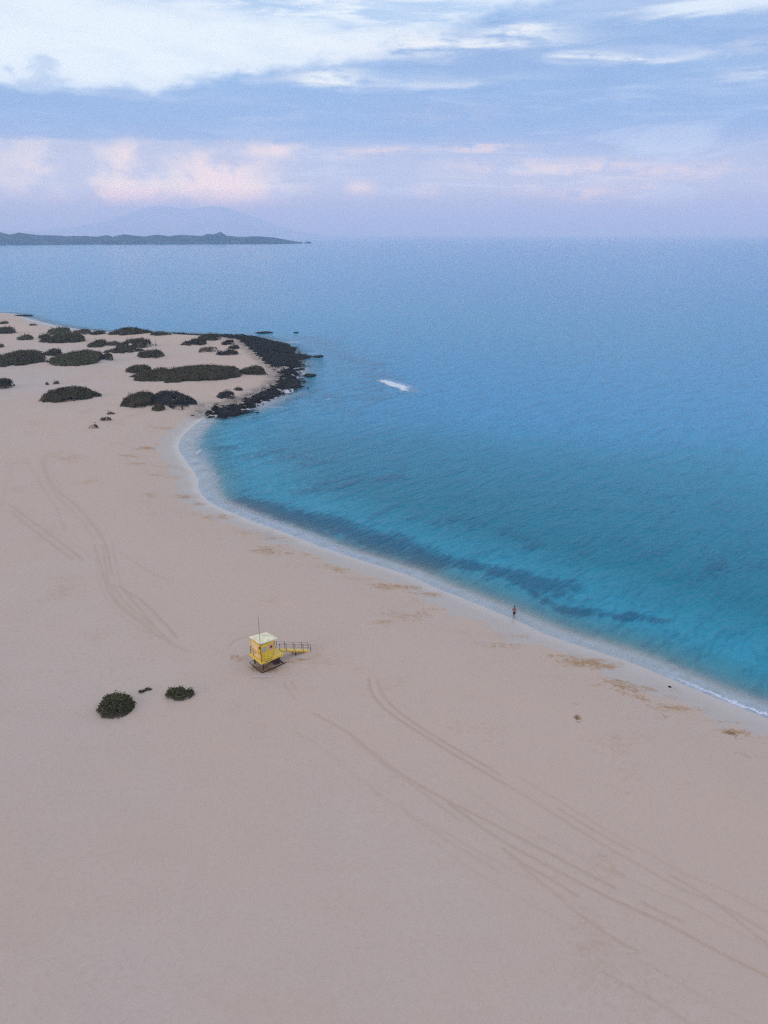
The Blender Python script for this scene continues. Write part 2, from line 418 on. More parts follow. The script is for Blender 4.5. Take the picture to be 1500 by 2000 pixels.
REEF = [(393, 812), (408, 800), (425, 797), (440, 797), (469, 784), (490, 776), (513, 764), (537, 748), (541, 735), (528, 722), (507, 705), (484, 685), (463, 670), (425, 664), (385, 657), (340, 653), (340, 650), (380, 653),
        (437, 654), (499, 656), (518, 663), (563, 672), (581, 687), (612, 697), (580, 705), (597, 714), (582, 726), (585, 734), (589, 755), (560, 771), (513, 790), (486, 809), (437, 818), (396, 815)]
reef = [flat(*p) for p in REEF]

TOWER_PX = (522.5, 1296)
tower_c = ground(*TOWER_PX)
def sand_z(X, Y):
    s = sdist(X, Y); Z = height(X, Y, s)
    Z = Z - 0.45 * np.exp(-(((X - tower_c[0]) / 2.0) ** 2 + ((Y - tower_c[1]) / 2.0) ** 2)) * 0.6
    for bx, by, ax, ay, h in BUSH_MOUNDS:
        k = (abs(X - bx) < 3 * ax) & (abs(Y - by) < 3 * ay)
        Z[k] += h * np.exp(-(((X[k] - bx) / ax) ** 2 + ((Y[k] - by) / ay) ** 2) * 1.1)
    tr = np.zeros_like(X); wide = np.zeros_like(X)
    jx = X + fbm(X / 9, Y / 9, 2) * 0.10; jy = Y + fbm(X / 9 + 40, Y / 9, 2) * 0.10
    for line, st in track_w:
        a = np.array(line); lo = a.min(0) - 4; hi = a.max(0) + 4
        k = (X > lo[0]) & (X < hi[0]) & (Y > lo[1]) & (Y < hi[1])
        if not k.any(): continue
        d = segdist(jx[k], jy[k], line)
        dist = np.hypot(X[k], Y[k]); w = 0.11 + dist * 0.0005
        fade = 0.75 + 0.9 * (fbm(X[k] / 4 + 7, Y[k] / 4, 3) + 0.25)
        tr[k] = np.maximum(tr[k], st * np.exp(-(d / w) ** 2) * np.clip(fade, 0.1, 1))
        wide[k] = np.maximum(wide[k], st * np.exp(-(d / 1.3) ** 2))
    stn_shd = np.zeros_like(X)
    for c, a, b, st in stain_shade_w:
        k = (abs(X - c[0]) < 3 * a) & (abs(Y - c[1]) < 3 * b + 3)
        stn_shd[k] = np.maximum(stn_shd[k], st * np.exp(-(((X[k] - c[0]) / a) ** 2 + ((Y[k] - c[1]) / b) ** 2)))
    Z = Z - 0.05 * tr + 0.012 * (wide - tr)
    gravel = np.zeros_like(X); k = (X > -140) & (X < 10) & (Y > 170) & (Y < 460)
    dr = segdist(X[k], Y[k], reef + reef[:1]); gravel[k] = np.where(inside(X[k], Y[k], reef), 1, sstep(dr, 5.5, .2))
    tread = sstep(s, 3, 9) * sstep(s, 62, 26)        # the trodden strip along the berm
    return Z, dict(sd=np.clip(s, -60, 400), track=tr, wide=wide, stain_shade=stn_shd, tread=tread, gravel=gravel)

# bushes on the headland, by what the photograph shows: x0, x1, top, base (pixels), look, label
BUSHES = [
 ((0, 16, 631, 635), 'dark', 'tiny dark bush by the left photo edge, nearest the far sand shore'),
 ((57, 72, 635, 638), 'dark', 'tiny dark flat bush alone beside the curving far shoreline'),
 ((-10, 28, 643, 655), 'dark', 'low dark bush cut by the left photo edge, behind the pale olive hummock'),
 ((36, 63, 658, 668), 'olive', 'small pale olive bush shaped like a hummock, alone on bare sand'),
 ((94, 135, 644, 656), 'olive', 'olive bush peeking from behind the darker three-lobed bush'),
 ((77, 99, 656, 665), 'dark', 'small dark bush touching the left end of the three-lobed bush'),
 ((85, 161, 655, 674), 'dark', 'dark three-lobed bush with an olive bush peeking from behind it'),
 ((145, 178, 647, 657), 'dry', 'broken dark bush with sandy gaps, near the far shoreline'),
 ((176, 206, 650, 657), 'dark', 'thin flat bush trailing right of the broken sandy bush by the far shore'),
 ((214, 297, 644, 657), 'dark', 'long dark bush along the far waterline of the headland'),
 ((294, 333, 651, 658), 'dark', 'low bush tapering right of the long bush on the far waterline'),
 ((173, 209, 668, 682), 'dark', 'dark bush at the left end of the two stacked rows mid headland'),
 ((206, 234, 670, 679), 'dry', 'brown dry patch of twigs between two dark bushes mid headland'),
 ((229, 300, 665, 684), 'dark', 'peaked dark bush with sandy gaps, right of the brown dry patch'),
 ((203, 283, 681, 693), 'dark', 'long arched dark bush just below the brown dry patch'),
 ((271, 321, 686, 702), 'dark', 'drooping dark bush trailing off the right end of the long arch'),
 ((-12, 84, 689, 718), 'dark', 'large slanting dark bush cut by the left photo edge'),
 ((88, 121, 687, 700), 'dark', 'small dark bush between the slanting bush and the broad sprawling one'),
 ((99, 202, 688, 718), 'olive', 'broad sprawling bush with an olive top, in the headland centre left'),
 ((196, 221, 690, 709), 'dark', 'narrow dark bush hanging down the right end of the sprawling bush'),
 ((-6, 8, 675, 681), 'dark', 'sliver of a bush on the left edge above the slanting bush'),
 ((-22, 24, 746, 766), 'brown', 'brown dark bush cut by the left photo edge, lowest on that side'),
 ((105, 115, 749, 754), 'olive', 'tiny olive tuft on open sand behind the lens-shaped bush'),
 ((90, 95, 752, 755), 'dark', 'tiniest dark tuft on open sand left of the olive tuft'),
 ((85, 197, 762, 789), 'dark', 'lens-shaped dark bush alone on the sand at the beach end'),
 ((248, 297, 717, 735), 'dark', 'dark bush joined to the left tip of the biggest bush'),
 ((262, 473, 708, 750), 'dark', 'biggest bush of the headland, a long dark green oval'),
 ((469, 519, 718, 737), 'dark', 'dark bush right of the biggest bush, close to the lava rocks'),
 ((239, 303, 772, 802), 'dark', 'round dark green bush at the left end of the ragged nearest clump'),
 ((288, 381, 770, 800), 'grey', 'ragged grey bush arching over bare sand, nearest clump to the bay'),
 ((298, 322, 796, 808), 'dark', 'little green bush under the ragged grey arching bush'),
 ((331, 368, 788, 806), 'grey', 'charcoal bush below the right end of the ragged grey arch'),
 ((366, 386, 790, 798), 'grey', 'small sprig trailing right of the charcoal bush'),
 ((355, 403, 666, 678), 'brown', 'lone brown dark bush between the far waterline and the biggest bush'),
 ((388, 426, 681, 691), 'dry', 'dry brown broken scrub left of a flat dark bush near the lava rocks'),
 ((424, 464, 686, 697), 'brown', 'flat dark bush right of the dry brown scrub'),
 ((432, 459, 667, 677), 'brown', 'small dark bush beside the inner edge of the lava rocks, upper of two'),
 ((446, 469, 677, 685), 'brown', 'small dark bush beside the inner edge of the lava rocks, lower of two'),
 ((388, 432, 655, 668), 'dark', 'dark bush where the far waterline meets the lava rocks'),
 ((424, 460, 769, 785), 'grey', 'rounded dark bush alone beside the near lava rocks'),
 ((457, 474, 761, 767), 'brown', 'tiny brown bush behind the rounded bush by the near lava rocks'),
]
def bush_spot(b):
    x0, x1, yt, yb = b
    ov = 3 if yb > 740 else 1.5
    c = ground((x0 + x1) / 2, yb - ov)
    dist = np.linalg.norm(c - np.array([0, 0, CAM_H])); m = dist / F_PX
    dep = math.asin(CAM_H / dist)
    wid = (x1 - x0) * m * .93; hp = (yb - yt) * m * .96
    h = min(hp * 0.78, 0.40 * wid + 0.4, 3.8)
    depth = max(min((hp - h * 0.75) / math.sin(dep), wid * 1.1), wid * 0.34)
    ay = math.atan2(c[0], c[1])
    return c, wid, h, depth, dist, ay
BUSH_GEO = []
for b, look, lab in BUSHES:
    c, wid, h, depth, dist, ay = bush_spot(b)
    cx, cy = c[0] + math.sin(ay) * depth * 0.5, c[1] + math.cos(ay) * depth * 0.5
    mound = min(0.35 * h, 0.8)
    BUSH_MOUNDS.append((cx, cy, wid * 0.62, depth * 0.62, mound))
    BUSH_GEO.append((cx, cy, wid, h - mound * .5, depth, dist, ay, look, lab, mound))

msand, gs, outs = material('sand')
pos = V(gs, gs.n('ShaderNodeNewGeometry').outputs['Position'])
sd, trk, wid_, stn_shd, trd = (gs.attr(n) for n in ('sd', 'track', 'wide', 'stain_shade', 'tread'))
n1 = gs.noise(gs.vmap(pos, scale=(1, 1, .2)), 0.035, 4, .55); n2 = gs.noise(pos, 0.28, 6, .62, .4); n3 = gs.noise(pos, 2.2, 4, .65); n4 = gs.noise(pos, 9.0, 3, .7)
streak = gs.noise(gs.vmap(pos, scale=(0.09, 0.6, 1), rot=(0, 0, R(38))), 0.5, 5, .6, .6)
c = gs.mix(gs.ss(n1, .34, .64), (0.425, 0.345, 0.318), (0.430, 0.368, 0.362))
c = gs.mix(gs.ss(streak, .42, .66) * .16, c, (0.390, 0.298, 0.260))
c = gs.mix(gs.ss(n2, .42, .72) * .16, c, (0.345, 0.274, 0.252))
c = gs.mix((gs.ss(n3, .45, .75) * .30 + gs.ss(n4, .42, .70) * .30), c, (0.29, 0.238, 0.224))
rpl = gs.n('ShaderNodeTexWave'); rpl.inputs['Scale'].default_value = 1.1; rpl.inputs['Distortion'].default_value = 7; rpl.inputs['Detail'].default_value = 3; rpl.inputs['Detail Scale'].default_value = .6
gs.put(rpl.inputs['Vector'], gs.vmap(pos, rot=(0, 0, R(52)), scale=(1, .5, 1)))
foot = gs.n('ShaderNodeTexVoronoi'); foot.inputs['Scale'].default_value = 1.1; gs.put(foot.inputs['Vector'], gs.vmap(pos, scale=(1, 1, 0)))
dents = gs.ss(V(gs, foot.outputs['Distance']), .30, .10) * gs.ss(gs.noise(pos, .12, 4, .6), .46, .60)
c = gs.mix(dents * (trd * .45 + .08), c, (0.34, 0.255, 0.21))
c = gs.mix(gs.ss(sd + (n1 - .5) * 60, 110, 14) * .72, c, (0.450, 0.348, 0.298))
scal = gs.noise(pos, .16, 3, .5)
damp = gs.ss(sd + (scal - .5) * 9 + (n2 - .5) * 2, 5.0, 4.1)
c = gs.mix(damp * .9, c, (0.395, 0.362, 0.362))
smx = n2 * .25 + n3 * .40 + gs.noise(gs.vmap(pos, scale=(.6, 1.5, 1), rot=(0, 0, R(28))), .8, 5, .7) * .35
sn = gs.ss((smx - .5) * 3.4 + stn_shd * .8, .22, .85)
bsp = gs.ss((smx - .5) * 2.2 + (gs.noise(pos, .09, 3, .6) - .5) * 2.4, .20, .75)
c = gs.mix((sn * gs.ss(stn_shd, .02, .45) * 1.0 + gs.ss(sd + (scal - .5) * 9, 4.2, 5.2) * (gs.ss(sd, 17, 6) * 1.0 + trd * .42) * bsp).clamp(), c, (0.33, 0.205, 0.125))
c = gs.mix((gs.attr('gravel') * gs.ss(n2 * .5 + n3 * .5, .36, .6)).clamp() * .85, c, (0.10, 0.088, 0.085))
c = gs.mix((wid_ * .08 * gs.ss(n3, .35, .6)).clamp(), c, (0.36, 0.27, 0.225))
c = gs.mix((trk * .58).clamp(), c, (0.29, 0.195, 0.125))
wet = gs.ss(sd + (n2 - .5) * 3, 3.2, 0.2)
c = gs.mix(wet * .55, c, (0.35, 0.31, 0.31))
hgt = V(gs, rpl.outputs['Fac']) * .035 * gs.ss(n1, .42, .58) + n2 * .13 + n3 * .09 + n4 * .028 - dents * trd * .05 + sn * stn_shd * .03
nb = gs.bump(hgt * (1.0 - damp * .8), .8, .35)
principled(gs, outs, c, gs.mix(wet, (.95, .95, .95), (.24, .24, .24)), nb, gs.mix(wet, (.15, .15, .15), (.9, .9, .9)))

xs = grow(-46, -330, .16, .010)[::-1][:-1] + list(np.arange(-46, 62, .135)) + grow(62, 330, .135, .03)
xs = grow(-330, -8000, 4, .18)[::-1][:-1] + xs + grow(330, 5000, 10, .3)[1:]
ys = grow(22, 560, .12, .0036)
ys = grow(22, -8000, .3, .12)[::-1][:-1] + ys + grow(560, 1500, 4, .2)[1:]
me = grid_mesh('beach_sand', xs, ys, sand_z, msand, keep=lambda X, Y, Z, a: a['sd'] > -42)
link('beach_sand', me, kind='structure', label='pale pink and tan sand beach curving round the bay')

# ------------------------------------------------------------------ sea
WEED = [([(500, 975), (540, 988), (600, 1008), (680, 1034), (760, 1066), (850, 1095), (930, 1112), (1020, 1128), (1080, 1140)], 24, 1.0),
        ([(980, 1120), (1020, 1150), (1100, 1172), (1180, 1190), (1250, 1208), (1300, 1220)], 13, .8),
        ([(450, 878), (500, 890), (560, 886), (600, 905)], 17, .55), ([(610, 950), (680, 938), (750, 930)], 16, .6), ([(860, 1020), (960, 1034), (1060, 1050)], 17, .42),
        ([(760, 1010), (840, 1004), (900, 1020)], 12, .35), ([(1360, 1140), (1430, 1120), (1560, 1100)], 24, .40), ([(1250, 1080), (1350, 1090), (1420, 1100)], 20, .25), ([(1100, 1060), (1240, 1060), (1400, 1040)], 20, .2),
        ([(600, 660), (680, 700), (740, 745), (690, 780), (620, 770)], 20, .5), ([(590, 770), (560, 800), (500, 815)], 9, .4)]
weed_w = []
for l, hw, st in WEED:
    wl = [flat(*p) for p in l]; mid = l[len(l) // 2]
    a = np.array(flat(mid[0], mid[1] - hw)) - np.array(flat(*mid)); weed_w.append((smooth_line(wl, 3), np.linalg.norm(a) * .7, st))
FOAMS = [(388, 882, 7, 9, .7), (565, 764, 9, 4, 1.3), (488, 789, 7, 4, 1.3), (640, 779, 14, 3, .5), (572, 668, 26, 3, .55), (610, 690, 24, 2.5, .5), (600, 705, 20, 2.5, .5), (520, 655, 25, 2, .35), (540, 795, 40, 3, .5), (590, 745, 10, 10, .4), (600, 722, 14, 6, .4)]
foam_w = []
for px, py, wx, wy, s in FOAMS:
    cc = np.array(flat(px, py)); a = np.linalg.norm(np.array(flat(px + wx, py)) - cc); b = np.linalg.norm(np.array(flat(px, py - wy)) - cc)
    foam_w.append((cc, a, b, s))
def sea_z(X, Y):
    s = -sdist(X, Y)
    bay = sstep(Y + fbm(X / 50, Y / 50, 2) * 60, 240, 130) * sstep(np.hypot(X, Y), 300, 170)
    weed = np.zeros_like(X)
    jx = X + fbm(X / 14, Y / 14, 4) * 10; jy = Y + fbm(X / 14 + 31, Y / 14, 4) * 12
    for line, w, st in weed_w:
        a = np.array(line); lo = a.min(0) - 40; hi = a.max(0) + 40
        k = (X > lo[0]) & (X < hi[0]) & (Y > lo[1]) & (Y < hi[1])
        d = segdist(jx[k], jy[k], line); weed[k] = np.maximum(weed[k], st * sstep(d, w * 2.0, 0))
    fo = np.zeros_like(X)
    for cc, a, b, st in foam_w:
        k = (abs(X - cc[0]) < 3 * a) & (abs(Y - cc[1]) < 3 * b)
        fo[k] = np.maximum(fo[k], st * np.exp(-(((X[k] - cc[0]) / a) ** 2 + ((Y[k] - cc[1]) / b) ** 2)))
    # width of the swash: wide in the bay's corner and under the bright line on the right
    cor = np.array(flat(370, 880)); wsw = 2.6 + 3.2 * np.exp(-((X - cor[0]) ** 2 + (Y - cor[1]) ** 2) / 26 ** 2)
    wsw = wsw + fbm(X / 16, Y / 16 + 50, 3) * 2.4
    rgt = sstep(X, 26, 40) * sstep(Y, 130, 100)
    return np.zeros_like(X), dict(sd=np.clip(s, -60, 4000), weed=weed, foam=fo, swash=np.clip(wsw, .8, 9), breaker=rgt, bay=bay)
msea, gw, outw = material('sea_water')
pos = V(gw, gw.n('ShaderNodeNewGeometry').outputs['Position'])
sd, weed, foam, swash, rgt = (gw.attr(n) for n in ('sd', 'weed', 'foam', 'swash', 'breaker'))
flatp = gw.vmap(pos, scale=(1, 1, 0))
rip = gw.vmap(flatp, rot=(0, 0, R(-48)), scale=(1, 1, 1)); rip_s = gw.vmap(rip, scale=(.38, 1.0, 1))
w1 = gw.noise(rip_s, 1.3, 3, .55, .5); w2 = gw.noise(gw.vmap(rip, scale=(.30, 1, 1)), .34, 4, .6, .4); w3 = gw.noise(gw.vmap(flatp, rot=(0, 0, R(-20)), scale=(.6, 1, 1)), 2.4, 3, .6)
w4 = gw.noise(gw.vmap(flatp, rot=(0, 0, R(-8)), scale=(.25, 1, 1)), .012, 5, .6)
lng = gw.noise(gw.vmap(flatp, scale=(.12, 1, 1)), .02, 5, .55, .3)
bayd = gw.ramp(sd + (w4 - .5) * 40, [(0, (0.17, 0.38, 0.45)), (4, (0.050, 0.275, 0.375)), (11, (0.025, 0.255, 0.40)), (28, (0.001, 0.152, 0.245)), (60, (0.003, 0.172, 0.295)), (110, (0.008, 0.215, 0.375)), (200, (0.012, 0.235, 0.42))])
opend = gw.ramp(sd, [(0, (0.06, 0.25, 0.38)), (6, (0.020, 0.235, 0.43)), (40, (0.014, 0.235, 0.475)), (150, (0.028, 0.248, 0.485)), (400, (0.014, 0.225, 0.485)), (2500, (0.0, 0.185, 0.46))])
deep = gw.mix(gw.attr('bay'), opend, bayd)
ww = gw.ss(weed * 1.3 + (w2 - .5) * 1.9 + (w1 - .5) * 1.6, .15, 1.25)
deep = gw.mix(gw.ss(lng, .50, .66) * gw.ss(sd, 60, 200) * .35, deep, (0.03, 0.24, 0.46))
cw = gw.mix(ww * .74, deep, (0.006, 0.072, 0.155))
cw = gw.mix(gw.ss(w2 * .5 + w1 * .5, .43, .62) * .34, cw, (0.0, 0.10, 0.205))  # light and dark of the ripples also painted into the water colour
fe = sd / swash                                             # 0 at the water's edge, 1 at the outer rim of the swash
lace = gw.noise(flatp, .9, 6, .68, .8); lace2 = gw.noise(flatp, 3.2, 4, .7)
edge = gw.ss(fe + (lace - .5) * 1.2, .30, .02) * .7 * gw.ss(w4 + (w2 - .5) * .6, .42, .6)
film = gw.ss(fe + (lace - .5) * .9 + (w2 - .5) * 1.2, 1.4, .5) * (.24 + .36 * gw.ss(w4 * .5 + w2 * .5, .40, .58))
outer = gw.ss(gw.m('ABSOLUTE', fe + (lace - .5) * .8 - .95), .14, .02) * gw.ss(w4 * .4 + w2 * .6, .48, .60) * .55
rim = gw.ss(gw.m('ABSOLUTE', fe + (lace - .5) * .9 - .22), .22, .03) * rgt * .95 * gw.ss(lace2, .25, .45)
fpatch = gw.ss(foam + (lace - .5) * .8, .30, .75) * .9
foamf = gw.m('MAXIMUM', gw.m('MAXIMUM', gw.m('MAXIMUM', edge, outer), film), gw.m('MAXIMUM', rim, fpatch)) * gw.ss(lace2, 0.0, .38)
wave_h = w1 * .20 + w2 * .55 + w3 * .035
calm = gw.ss(sd, 0.0, 6.0)
nb = gw.bump(wave_h * (calm * .9 + .1), 1.0, 1.15)
b1 = principled(gw, None, cw, .16, nb, .36, 1.20); b1.inputs['Specular Tint'].default_value = (.5, .9, 1, 1)
b2 = principled(gw, None, (0.60, 0.60, 0.75), .6, gw.bump(lace, .4, .3), .3)
mf = gw.n('ShaderNodeMixShader'); gw.put(mf.inputs[0], foamf.clamp()); gw.nt.links.new(b1.outputs[0], mf.inputs[1]); gw.nt.links.new(b2.outputs[0], mf.inputs[2])
tr = gw.n('ShaderNodeBsdfTransparent'); gl = gw.n('ShaderNodeMixShader')
opac = gw.m('MAXIMUM', gw.ss(sd, -.4, 7.0) * .72 + gw.ss(sd, 5, 14) * .28, foamf).clamp()
opac = gw.m('MAXIMUM', opac, .10)
gw.put(gl.inputs[0], opac); gw.nt.links.new(tr.outputs[0], gl.inputs[1]); gw.nt.links.new(mf.outputs[0], gl.inputs[2]); gw.nt.links.new(gl.outputs[0], outw.inputs[0])

xs = grow(-70, -500, .5, .012)[::-1][:-1] + list(np.arange(-70, 100, .5)) + grow(100, 500, .5, .03)
xs = grow(-500, -62000, 20, .25)[::-1][:-1] + xs + grow(500, 62000, 20, .25)[1:]
ys = grow(40, 600, .38, .0068); ys = grow(40, -9000, 1, .2)[::-1][:-1] + ys + grow(600, 66000, 5, .2)[1:]
me = grid_mesh('sea', xs, ys, sea_z, msea, keep=lambda X, Y, Z, a: a['sd'] > -9)
link('sea', me, kind='structure', label='calm turquoise and blue sea of the bay')

# ------------------------------------------------------------------ far land and the air
mland, gl_, outl = material('far_land')
pp = V(gl_, gl_.n('ShaderNodeNewGeometry').outputs['Position'])
principled(gl_, outl, gl_.mix(gl_.ss(gl_.noise(pp, .01, 5, .6), .4, .65), (0.022, 0.024, 0.030), (0.055, 0.052, 0.050)), .95, None, .1)
mhill, gl2, outl2 = material('bare_hills')
pp2 = V(gl2, gl2.n('ShaderNodeNewGeometry').outputs['Position'])
principled(gl2, outl2, gl2.mix(gl2.ss(gl2.noise(pp2, .0012, 5, .6), .4, .65), (0.20, 0.16, 0.15), (0.32, 0.26, 0.25)), .95, None, .1)
def ridge(name, prof, base_px, dist, depth, rows, label, rough, mat=None):
    """a range built from its skyline; the bulk falls away in front and behind"""
    pts = sorted(prof); x0, x1 = pts[0][0], pts[-1][0]
    px = np.linspace(x0, x1, int((x1 - x0) * rows[0]))
    top = np.interp(px, [p[0] for p in pts], [p[1] for p in pts])
    V_, n, m = [], len(px), rows[1]
    for j in range(m):
        t = j / (m - 1) * 2 - 1
        for i in range(n):
            az_, e1 = azel(px[i], top[i])
            a = R(az_); D = dist + t * depth * (0.6 + 0.4 * min(1, min(i, n - 1 - i) / (n * .08)))
            pk = CAM_H + dist * math.tan(R(e1))
            fall = max(0, 1 - abs(t)) ** 0.8
            z = pk * fall - 6 * (1 - fall)
            V_.append((math.sin(a) * D, math.cos(a) * D, z))
    V_ = np.array(V_)
    nz = fbm(V_[:, 0] / rough, V_[:, 1] / rough, 5)
    V_[:, 2] += nz * np.clip(V_[:, 2], 0, None) * 0.22
    i = (np.arange(m - 1)[:, None] * n + np.arange(n - 1)[None, :]).ravel()
    q = np.stack([i, i + 1, i + 1 + n, i + n], 1)
    me = mesh_from(name, V_, q, mat or mland); me.polygons.foreach_set('use_smooth', np.ones(len(q), bool))
    return link(name, me, kind='structure', label=label)
ISL = [(-220, 458), (-120, 455), (-40, 456), (0, 452.5), (18, 458), (37, 454), (75, 459), (132, 460.5), (190, 462.5), (209, 459), (220, 462.5), (242, 457.4), (264, 459), (282, 462), (308, 458.3), (328, 462), (352, 459.6), (396, 460),
       (405, 455.7), (416, 458), (431, 453.5), (444, 461), (475, 462.5), (506, 462), (537, 464.5), (567, 470), (592, 473.5)]
ridge('island', ISL, 475, 4700, 420, (1.0, 17), 'low dark blue island lying on the sea at the left', 120)
ridge('island', [(594, 474), (598, 472.6), (603, 471.2), (607, 473), (609, 474)], 474, 4700, 30, (2, 9), 'tiny islet off the right tip of the low island', 20)
MTN = [(-500, 440), (-250, 446), (-60, 450), (60, 452), (130, 446), (200, 434), (240, 421), (275, 409), (300, 403.5), (325, 403), (345, 407), (368, 409), (400, 404), (430, 403), (455, 408), (485, 417), (520, 432), (560, 446), (600, 455), (640, 458)]
ridge('mountain', MTN, 458, 25500, 3300, (.5, 25), 'faint mountain range fading into haze behind the low island', 1500, mhill)

hz = bpy.data.materials.new('haze_air'); hz.use_nodes = True; hz.node_tree.nodes.clear(); gh = G(hz.node_tree)
pv = gh.n('ShaderNodeVolumePrincipled'); pv.inputs['Color'].default_value = (*HAZE_C, 1); pv.inputs['Absorption Color'].default_value = (*HAZE_A, 1); pv.inputs['Density'].default_value = HAZE_D
pv.inputs['Anisotropy'].default_value = 0.0
oh = gh.n('ShaderNodeOutputMaterial'); hz.node_tree.links.new(pv.outputs[0], oh.inputs['Volume'])
bm = bmesh.new(); bmesh.ops.create_cube(bm, size=1.0); hm = bpy.data.meshes.new('haze'); bm.to_mesh(hm); bm.free(); hm.materials.append(hz)
ho = link('haze', hm, kind='stuff', label='thin blue morning haze over the sea')
ZT = HAZE_TOP
ho.scale = (128000, 77000, ZT + 14); ho.location = (0, 28500, (ZT - 14) / 2)

# ------------------------------------------------------------------ lava rocks of the point
mrock, gr, outr = material('lava_rock')
pp = V(gr, gr.n('ShaderNodeNewGeometry').outputs['Position'])
rn = gr.noise(pp, .7, 6, .65); rn2 = gr.noise(pp, .12, 4, .6)
rc = gr.mix(gr.ss(rn, .35, .7), (0.008, 0.0075, 0.0085), (0.030, 0.027, 0.028))
rc = gr.mix(gr.ss(rn2, .55, .75) * .5, rc, (0.050, 0.042, 0.035))
principled(gr, outr, rc, .75, gr.bump(rn, .9, .5), .08)
ra = np.array(reef); lo = ra.min(0) - 8; hi = ra.max(0) + 8
def reef_z(X, Y):
    d = segdist(X, Y, reef + reef[:1]); d = np.where(inside(X, Y, reef), d, -d)
    ridged = 1 - abs(fbm(X / 5, Y / 6, 5, .6)) * 4.5
    n = fbm(X / 13 + 5, Y / 17, 3); f = fbm(X / 1.6, Y / 1.6, 3, .6)
    wet_side = sstep(sdist(X, Y), 14, 2)
    h = -0.50 + 1.15 * sstep(d, -4.5, 5) + .55 * ridged * sstep(d, -5, 3) + n * 1.25 + f * 1.3
    base = np.maximum(height(X, Y), 0) * (1 - .15 * wet_side)
    return base + h - .35, dict(d=d)
me = grid_mesh('lava_reef', np.arange(lo[0], hi[0], .42), np.arange(lo[1], hi[1], .55), reef_z, mrock,
               keep=lambda X, Y, Z, a: (a['d'] > -5.5))
me.polygons.foreach_set('use_smooth', np.zeros(len(me.polygons), bool))
link('lava_reef', me, kind='structure', label='black lava rock shelf rimming the headland point')

def rock_mesh(sx, sy, sz, seed, sub=2):
    bm = bmesh.new(); bmesh.ops.create_icosphere(bm, subdivisions=sub, radius=1)
    r = np.random.default_rng(seed); ph = r.random(6) * 9
    for v in bm.verts:
        c = v.co
        k = 1 + .22 * math.sin(c.x * 3.1 + ph[0]) * math.cos(c.y * 2.7 + ph[1]) + .16 * math.sin(c.z * 4.3 + ph[2] + c.x * 2) + r.uniform(-.12, .12)
        v.co = Vector((c.x * sx * k, c.y * sy * k, max(c.z, -.5) * sz * k))
    m = bpy.data.meshes.new('rock'); bm.to_mesh(m); bm.free(); m.materials.append(mrock); return m
# boulders strewn on the shelf, too many to count
bmv, bmf, off = [], [], 0
protos = []
for k in range(6):
    m = rock_mesh(1, 1, .8, k, 1); protos.append((np.array([v.co[:] for v in m.vertices]), np.array([p.vertices[:] for p in m.polygons]))); bpy.data.meshes.remove(m)
n_b = 0
while n_b < 1500:
    x, y = rng.uniform(lo[0], hi[0]), rng.uniform(lo[1], hi[1])
    d = segdist(np.array([x]), np.array([y]), reef + reef[:1])[0]
    inn = inside(np.array([x]), np.array([y]), reef)[0]
    if not inn and (d > .6 or rng.random() < .8): continue
    v, f = protos[n_b % 6]; a = rng.uniform(0, 6.28); s = rng.uniform(.12, .36) * (1.6 if rng.random() < .06 else 1)
    rot = np.array([[math.cos(a), -math.sin(a), 0], [math.sin(a), math.cos(a), 0], [0, 0, 1]])
    bmv.append((v * np.array([s * rng.uniform(.8, 1.5), s, s * rng.uniform(.6, 1)])) @ rot.T + np.array([x, y, max(gz(x, y), -.25) + .15 + (.35 if inn else 0)])); bmf.append(f + off); off += len(v); n_b += 1
link('lava_boulders', mesh_from('lava_boulders', np.concatenate(bmv), np.concatenate(bmf), mrock), kind='stuff', label='loose black boulders strewn over the lava shelf')
ROCKS = [(604, 733, 24, 'flat black rock awash just off the lower tip of the lava shelf'), (622, 696, 18, 'black rock farthest out from the tip of the lava shelf'), (514, 649.5, 30, 'long low black rock awash beyond the far side of the point'),
         (601, 757, 6, 'tiny black rock off the near seaward side of the shelf'), (503, 805, 8, 'small black rock beside the near edge of the shelf in turquoise water'), (47, 616, 34, 'dark rocky spit in the water at the far left shore'),
         (590, 720, 10, 'small black rock between the two outer tips of the shelf'), (579, 649, 10, 'thin dark rock in open water beyond the point, right of the long low one'), (376, 813, 7, 'little dark stone on sand where the beach meets the lava rocks')]
for i, (px, py, w, lab) in enumerate(ROCKS):
    x, y = flat(px, py, .2); m = math.hypot(math.hypot(x, y), CAM_H) / F_PX; w_ = w * m / 2
    o = link('rock', rock_mesh(w_, min(w_ * 1.3, 3.2), min(.35 * w_, .7), 50 + i, 3), category='rock', label=lab, group='black rocks around the point')
    o.location = (x, y, max(gz(x, y), 0) - .02)

